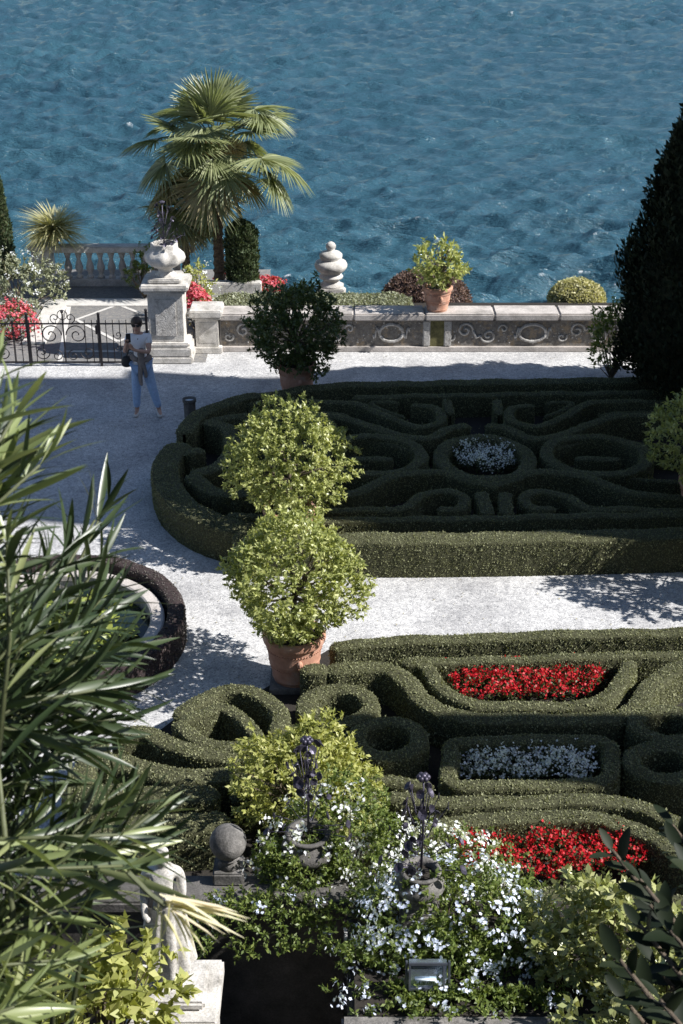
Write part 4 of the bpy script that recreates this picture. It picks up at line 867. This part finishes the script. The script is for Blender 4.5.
urn(U2, 'grey weathered stone urn in the white flowering bush, right of the two in the foreground', .165, .34); metal_plant(U2 + Vector((0, 0, .27)), 'dark iron flower sculpture in the right foreground urn', .95, 2, 1.35)
c = at(308, 840, z=WZ + .30); U1 = Vector((c.x, c.y, WZ))
urn(U1, 'dark stone urn overgrown by white flowers, left of the two in the foreground', .19, .38, M_darkcap); metal_plant(U1 + Vector((0, 0, .32)), 'dark iron flower sculpture rising before the bright green shrub', .98, 6, 1.35)
t = empty('statue_pedestal', tuple(at(176, 990, z=.95)), 'white sunlit stone pedestal carrying the statue at the bottom left', 'pedestal'); SP = t.location
MB().box(-.34, .34, -.34, .34, -.14, 0, .02).box(-.29, .29, -.29, .29, -2.7, -.142, .01).build('block', M_marble, t); MB().box(-.24, .24, -.22, .22, .002, .08, .02).build('top_slab', M_marble, t)
t = empty('statue', (SP.x - .04, SP.y, SP.z + .08), 'white marble draped figure standing on the pedestal behind the oleander', 'statue'); t.scale = (.74, .74, .80)
SJ = {'pel': ((0, 0, .85), (.15, .12)), 'wst': ((.01, 0, 1.02), (.12, .1)), 'chs': ((0, 0, 1.2), (.16, .11)), 'up': ((0, 0, 1.32), (.12, .08)), 'nk': ((0, -.01, 1.4), .05), 'hd': ((.01, -.02, 1.52), (.08, .095)), 'cr': ((.01, 0, 1.6), (.06, .07)),
      'sL': ((-.17, 0, 1.32), .058), 'eL': ((-.20, -.02, 1.07), .045), 'wL': ((-.18, -.16, .92), .032), 'sR': ((.17, 0, 1.32), .058), 'eR': ((.19, -.04, 1.08), .045), 'wR': ((.08, -.16, 1.12), .032), 'hR': ((.02, -.18, 1.16), .034), 'hL': ((-.13, -.2, .90), .034),
      'h1': ((-.08, 0, .8), .10), 'k1': ((-.09, -.05, .46), .066), 'a1': ((-.10, .0, .08), .045), 't1': ((-.11, -.12, .03), .04), 'h2': ((.08, 0, .8), .10), 'k2': ((.10, -.02, .46), .066), 'a2': ((.10, .02, .08), .045), 't2': ((.13, -.10, .03), .04)}
skinfig('figure', SJ, [('pel', 'wst'), ('wst', 'chs'), ('chs', 'up'), ('up', 'nk'), ('nk', 'hd'), ('hd', 'cr'), ('up', 'sL'), ('sL', 'eL'), ('eL', 'wL'), ('wL', 'hL'), ('up', 'sR'), ('sR', 'eR'), ('eR', 'wR'), ('wR', 'hR'), ('pel', 'h1'), ('h1', 'k1'), ('k1', 'a1'), ('a1', 't1'), ('pel', 'h2'), ('h2', 'k2'), ('k2', 'a2'), ('a2', 't2')], M_marble, t)
dr = MB(); n = 72; V = []; F = []
for k in range(14):
    z = .98 - k * .055; 
    for i in range(n):
        a = i * 2 * math.pi / n; fo = 1 + (.05 + .006 * k) * math.sin(a * 9 + k * .12) + .03 * math.sin(a * 17 + 1 + k * .3); r = (.165 + .006 * k) * fo; V.append((r * 1.1 * math.cos(a), r * .92 * math.sin(a), z + .03 * math.sin(a * 2 + 1) * k / 8))
for k in range(13):
    for i in range(n): j = (i + 1) % n; F.append((k * n + i, (k + 1) * n + i, (k + 1) * n + j, k * n + j))
make('drapery', V, F, M_marble, t, True)
MB().tube([(-.16, .05, 0), (-.15, .06, .25), (-.17, .05, .5), (-.14, .04, .62)], [.05, .045, .04, .03], 10).build('tree_stump', M_marble, t, True)
# floodlight
c = at(428, 998, z=WZ); t = empty('floodlight', (c.x, c.y + .04, WZ - .06), 'steel framed floodlight with a tube lamp at the foot of the white flowering bush', 'floodlight')
w_ = .19
MB().box(-w_, -w_ + .02, -.02, .02, 0, .36, .003).box(w_ - .02, w_, -.02, .02, 0, .36, .003).build('bracket', M_chrome, t)
MB().box(-w_ + .025, w_ - .025, -.03, -.012, .33, .355, .003).box(-w_ + .025, w_ - .025, -.03, -.012, .10, .125, .003).box(-w_ + .025, -w_ + .045, -.03, -.012, .126, .329, .002).box(w_ - .065, w_ - .045, -.03, -.012, .126, .329, .002).build('frame', M_chrome, t)
MB().box(-w_ + .03, w_ - .03, -.008, .06, .11, .35, .004).build('reflector', M_reflector, t); MB().tube([(-.11, -.022, .20), (.07, -.022, .20)], .012, 10).build('lamp_tube', M_glass, t, True)
t.rotation_euler.x = -.25; t.scale = (.9, .9, .9)

# foreground bushes
c = at(303, 800, z=.75); bush('bright_green_shrub', 'bright yellow green shrub behind the left iron flower sculpture', 'shrub', (c.x + .03, c.y + .35, .78), (.74, .58, .74), M_bright, 850, 12, .065, 51, shell=.5)
c = at(352, 845, z=1.0); bush('white_plumbago', 'plumbago bush with white blossoms round the left foreground urn', 'shrub', (c.x - .10, c.y + .05, .92), (.70, .50, .62), M_plumb, 760, 14, .045, 52, bloss=M_white, nb=120, lump=.25, group='plumbago bushes')
c = at(452, 925, z=.95); bush('white_plumbago', 'plumbago bush with pale blossoms round the right foreground urn and floodlight', 'shrub', (c.x + .02, c.y - .05, .95), (.80, .58, .58), M_plumb, 950, 14, .045, 53, bloss=M_blue, nb=190, lump=.25, group='plumbago bushes')
c = at(372, 960, z=.5); bush('hanging_plumbago', 'plumbago trailing down the shaded planter side beside the dark wall', 'shrub', (c.x + .05, c.y + .0, .45), (.26, .40, .75), M_plumb, 300, 12, .045, 54, bloss=M_blue, nb=40, bz=-.9, bot=-.95, group='plumbago bushes')
c = at(455, 998, z=.95); bush('white_plumbago', 'plumbago foliage with pale blossoms behind the floodlight at the bottom', 'shrub', (c.x, c.y + .50, .90), (.86, .24, .24), M_plumb, 620, 14, .045, 61, bloss=M_blue, nb=60, lump=.25, group='plumbago bushes')
c = at(455, 1008, z=.9); bush('ground_cover_plant', 'low dark leafy plants along the bottom ledge below the floodlight', 'plants', (c.x + .1, c.y + .12, .90), (.98, .18, .12), M_plumb, 420, 12, .045, 63, stems=False, lump=.5, bloss=M_blue, nb=30)
c = at(300, 868, z=1.0); bush('white_plumbago', 'sprays of plumbago hanging in front of the left foreground urn', 'shrub', (c.x, c.y, .98), (.46, .20, .32), M_plumb, 460, 12, .045, 62, bloss=M_white, nb=26, lump=.25, group='plumbago bushes')
c = at(425, 860, z=1.0); bush('white_plumbago', 'low spray of white plumbago blossoms behind the right foreground urn', 'shrub', (c.x + .03, c.y + .22, .72), (.72, .34, .42), M_plumb, 480, 14, .045, 59, bloss=M_white, nb=150, lump=.25, group='plumbago bushes')
c = at(240, 900, z=.95); bush('trailing_creeper', 'thin creeper with a few pale flowers trailing over the coping of the dark wall', 'creeper', (c.x + .22, c.y - .12, .86), (.62, .30, .26), M_plumb, 480, 10, .045, 55, bloss=M_blue, nb=9, stems=False)
c = at(606, 935, z=1.2); bush('camellia_shrub', 'glossy leaved shrub catching sun at the lower right', 'shrub', (c.x, c.y, 1.0), (.66, .5, .76), M_camel, 560, 10, .085, 56, ratio=.5, shell=.5, lump=.25)
c = at(660, 1010, z=1.2); bush('camellia_shrub', 'glossy leaved shrub at the bottom right corner partly sunlit', 'shrub', (c.x + .2, c.y, 1.0), (.85, .5, .85), M_camel, 700, 10, .085, 57, ratio=.5, shell=.5, lump=.25)
c = at(95, 985, z=2.0); bush('broad_leaved_shrub', 'bright broad leaved shrub below the oleander at the bottom left', 'shrub', (c.x, c.y, 1.8), (.55, .45, .5), M_bright, 200, 10, .10, 58, ratio=.6, shell=.5, lump=.25)
c = at(540, 890, z=.5); hedge('low dark hedge between the lower red flowers and the plumbago', [dict(p=px((470, 900), (560, 893), (660, 900), (760, 915), z=.4), w=.3, h=.38)], group=GF)

# oleander: branches given by tip pixel, depth and direction in the picture plane
def oleander(name, label, branches, seed, M1, leafL=.15, frac_lit_young=.2, wl=.022, root=None):
    rng = np.random.default_rng(seed); root = root or Vector((-1.0, 1.6, 4.2)); t = empty(name, root, label, 'shrub'); r0 = np.array(root)
    old, lit_young, st = [], [], MB(); cr = np.array([1, 0, 0.]); cu = np.array([0, math.sin(PITCH), math.cos(PITCH)]); cf = np.array([0, math.cos(PITCH), -math.sin(PITCH)])
    for (x, y, d, ang, Lb, mode, nwh) in branches:
        tip = np.array(at(x, y, d=d)); a = R(ang); dr = nz(cr * math.cos(a) + cu * math.sin(a) + cf * rng.uniform(-.35, .35)); base = tip - dr * Lb + np.array([0, 0, -.04])
        mid = (tip + base) / 2 + rng.normal(0, .012, 3) + cu * .02; st.tube([Vector(p - r0) for p in (base, mid, tip)], [.0045, .0035, .0022], 6)
        # join to the plant
        bb = r0 + (base - r0) * .75 + rng.normal(0, .05, 3); 
        st.tube([Vector(base - r0), Vector(bb - r0 - [0, 0, .1])], [.0045, .006], 5)
        for k in range(nwh):
            s = k / max(1, nwh - 1); pos = base * (1 - s) + tip * s if s < .5 else mid * (1 - (s - .5) * 2) + tip * (s - .5) * 2
            if s < .5: pos = base * (1 - s * 2) + mid * s * 2
            ph0 = rng.random() * 6.28; open_ = .95 - .55 * s
            for j in range(3):
                ph = ph0 + j * 2.094 + rng.normal(0, .2); u = nz(np.cross(dr, [.3, .1, 1.])); v = np.cross(dr, u); rad = u * math.cos(ph) + v * math.sin(ph)
                D = nz(dr * math.cos(open_) + rad * math.sin(open_) + rng.normal(0, .08, 3)); N = nz(dr * math.sin(open_) - rad * math.cos(open_) * -1 * -1 + rng.normal(0, .1, 3)); L = leafL * rng.uniform(.75, 1.2) * (1 if s < .9 else .65)
                isy = mode == 'y' or (mode == 'm' and rng.random() < .35) or (s > .93 and mode != 'd'); (lit_young if isy else old).append((pos - r0, D, N, L, rng.uniform(.03, .3), rng.normal(0, .06)))
    prof = [(0, .08), (.08, .35), (.2, .72), (.38, .98), (.55, 1), (.72, .80), (.86, .48), (.95, .2), (1, .02)]
    for nm, lst, m in (('leaves', old, M1), ('lit_young_leaves', lit_young, M_olea_lit)):
        if lst:
            P = np.array([l[0] for l in lst]); D = np.array([l[1] for l in lst]); N = np.array([l[2] for l in lst]); L = np.array([l[3] for l in lst]); make(nm, *longleaf(P, D, N, L, L * wl / .15, prof, np.array([l[4] for l in lst]), .16, np.array([l[5] for l in lst])), m, t, True)
    st.build('branches', M_stem, t, True); return t
rg = random.Random(5); br = []
def spread(n, x0, x1, y0, y1, d0, d1, a0, a1, L0, L1, mode, nw):
    for i in range(n): br.append((rg.uniform(x0, x1), rg.uniform(y0, y1), rg.uniform(d0, d1), rg.uniform(a0, a1), rg.uniform(L0, L1), mode, nw))
spread(9, -60, 8, 430, 560, 1.9, 2.3, 50, 85, .25, .35, 'm', 8)
spread(11, -60, 50, 540, 650, 2.2, 2.7, 25, 60, .25, .4, 'd', 9)
spread(14, -60, 95, 620, 740, 2.2, 2.8, 0, 45, .25, .4, 'd', 9)
spread(14, -60, 85, 730, 850, 2.2, 2.8, -5, 50, .25, .4, 'd', 9)
spread(11, -60, 30, 830, 960, 2.0, 2.6, 0, 60, .25, .35, 'm', 8)
spread(8, -60, 40, 930, 1060, 2.0, 2.4, 10, 60, .2, .3, 'y', 8)
for b_ in [(12, 420, 2.0, 62, .3, 'm', 8), (40, 465, 2.0, 50, .3, 'm', 8), (95, 520, 2.6, 60, .3, 'd', 7), (90, 665, 2.3, 28, .35, 'd', 9), (75, 630, 2.3, 18, .35, 'd', 9), (95, 690, 2.2, 15, .4, 'd', 9), (100, 600, 2.5, 50, .3, 'd', 9), (70, 745, 2.2, -8, .35, 'd', 9), (110, 650, 2.6, 35, .35, 'd', 9), (60, 600, 2.6, 40, .35, 'd', 9), (55, 690, 2.5, 70, .35, 'd', 9),
           (105, 800, 2.3, 40, .3, 'd', 9), (125, 800, 2.4, 75, .3, 'd', 9), (118, 835, 2.1, 4, .42, 'm', 9), (124, 866, 2.1, 2, .42, 'm', 9), (105, 890, 2.2, 15, .4, 'm', 9), (80, 900, 2.3, 20, .35, 'y', 8), (60, 960, 2.1, 5, .35, 'y', 8), (-10, 385, 1.9, 60, .3, 'm', 8), (130, 688, 2.3, 8, .45, 'd', 11), (120, 645, 2.4, 22, .45, 'd', 11), (105, 615, 2.6, 35, .4, 'd', 10), (115, 720, 2.4, 0, .45, 'd', 11), (100, 560, 2.7, 55, .35, 'd', 8), (108, 500, 2.9, 75, .25, 'd', 6), (150, 815, 2.3, 30, .35, 'm', 9), (140, 845, 2.3, 10, .4, 'd', 9), (60, 560, 2.5, 50, .35, 'd', 10), (40, 600, 2.4, 40, .35, 'd', 10)]: br.append(b_)
oleander('oleander', 'large oleander with long narrow leaves filling the left foreground', br, 3, M_olea, .145, wl=.0135)
# seed pods at the end of the horizontal oleander branch
pp = at(165, 905, d=2.0); t = empty('oleander_seed_pods', pp, 'cluster of pale yellow oleander seed pods hanging in front of the statue', 'seed pods')
rng = np.random.default_rng(9); n = 22; D = nz(np.array([[math.cos(a), .1, math.sin(a)] for a in rng.uniform(R(-95), R(-5), n)]) + rng.normal(0, .1, (n, 3)))
make('pods', *longleaf(np.zeros((n, 3)) + rng.normal(0, .008, (n, 3)), D, np.cross(D, [0, 1, 0.]) , rng.uniform(.07, .125, n), .006, [(0, .6), (.3, 1), (.7, .9), (1, .1)], .1, .4), M_pod, t, True); MB().tube([(-.05, .01, .05), (-.02, 0, .02), (0, 0, 0)], .004, 5).build('stalk', M_stem, t)
# magnolia branch, bottom right
def magnolia():
    rng = np.random.default_rng(21); root = Vector((2.4, 2.6, 3.6)); t = empty('magnolia_tree', root, 'dark glossy broad leaved branches in the lower right foreground', 'tree'); r0 = np.array(root); st = MB(); L_ = []
    tips = [(672, 825, 3.1), (612, 850, 3.0), (640, 925, 2.7), (690, 870, 2.8), (655, 965, 2.8), (625, 1000, 2.7), (640, 880, 2.7), (680, 850, 3.0), (670, 930, 2.7), (620, 960, 2.6), (660, 1000, 2.5), (700, 960, 2.8), (640, 1040, 2.6), (700, 1030, 2.6), (710, 900, 2.8), (700, 800, 3.1), (650, 905, 2.9)]
    for x, y, d in tips:
        tip = np.array(at(x, y, d=d)); dr = nz(tip - np.array(at(x + 120, y + 160, d=d + .15))); st.tube([Vector(tip - r0), Vector(tip - dr * .18 - r0 + [0, 0, .01]), Vector(tip - dr * .45 - r0), Vector((tip - r0) * .4)], [.004, .007, .010, .02], 6)
        for k in range(16):
            s = k / 12; P = tip - dr * .02 * k; ph = k * 2.4; u = nz(np.cross(dr, [.2, .1, 1.])); v = np.cross(dr, u); rad = u * math.cos(ph) + v * math.sin(ph); op = .5 + .6 * min(s, 1)
            D = nz(dr * math.cos(op) + rad * math.sin(op) + rng.normal(0, .15, 3)); N = nz(dr * math.sin(op) + rng.normal(0, .2, 3) + [0, 0, .6]); L_.append((P - r0, D, N, rng.uniform(.05, .08)))
    for q in range(900):  # unseen leaf mass added off-frame to shade the branches
        P = np.array([rng.uniform(1.55, 3.2), rng.uniform(2.2, 4.0), rng.uniform(6.6, 8.3)]); D = nz(rng.normal(0, 1, 3)); L_.append((P - r0, D, nz(rng.normal(0, .5, 3) + [0, 0, 1.]), rng.uniform(.09, .13)))
    P, D, N = (np.array([l[i] for l in L_]) for i in range(3)); L = np.array([l[3] for l in L_]); prof = [(0, .1), (.12, .55), (.3, .92), (.5, 1), (.7, .85), (.88, .5), (1, .03)]
    make('leaves', *longleaf(P, D, N, L, L * .42, prof, .15, .12), M_magn, t, True); st.build('branches', M_bark, t, True)
magnolia()

# ------------------------------------------------------------------ unseen block added outside the frame on the right to cast the long shadows
t = empty('shadow_block', (16, 18, 0), 'tall ochre block added out of view right of the garden to cast shadows', 'shadow caster')
MB().box(-5.5, 14, -2.62, 2.8, 0, 16.0, 0).build('main_block', M_houses, t); MB().box(-5.5, 14, -8.1, -7.35, 0, 10.2, 0).build('low_shadow_slab', M_houses, t)
for i in range(4):
    for z in (2, 6.5, 11): 
        o = MB().box(-5.56, -5.49, -1.5 + i * 1.5, -.7 + i * 1.5, z, z + 2.2, 0).build('window', M_iron, t)
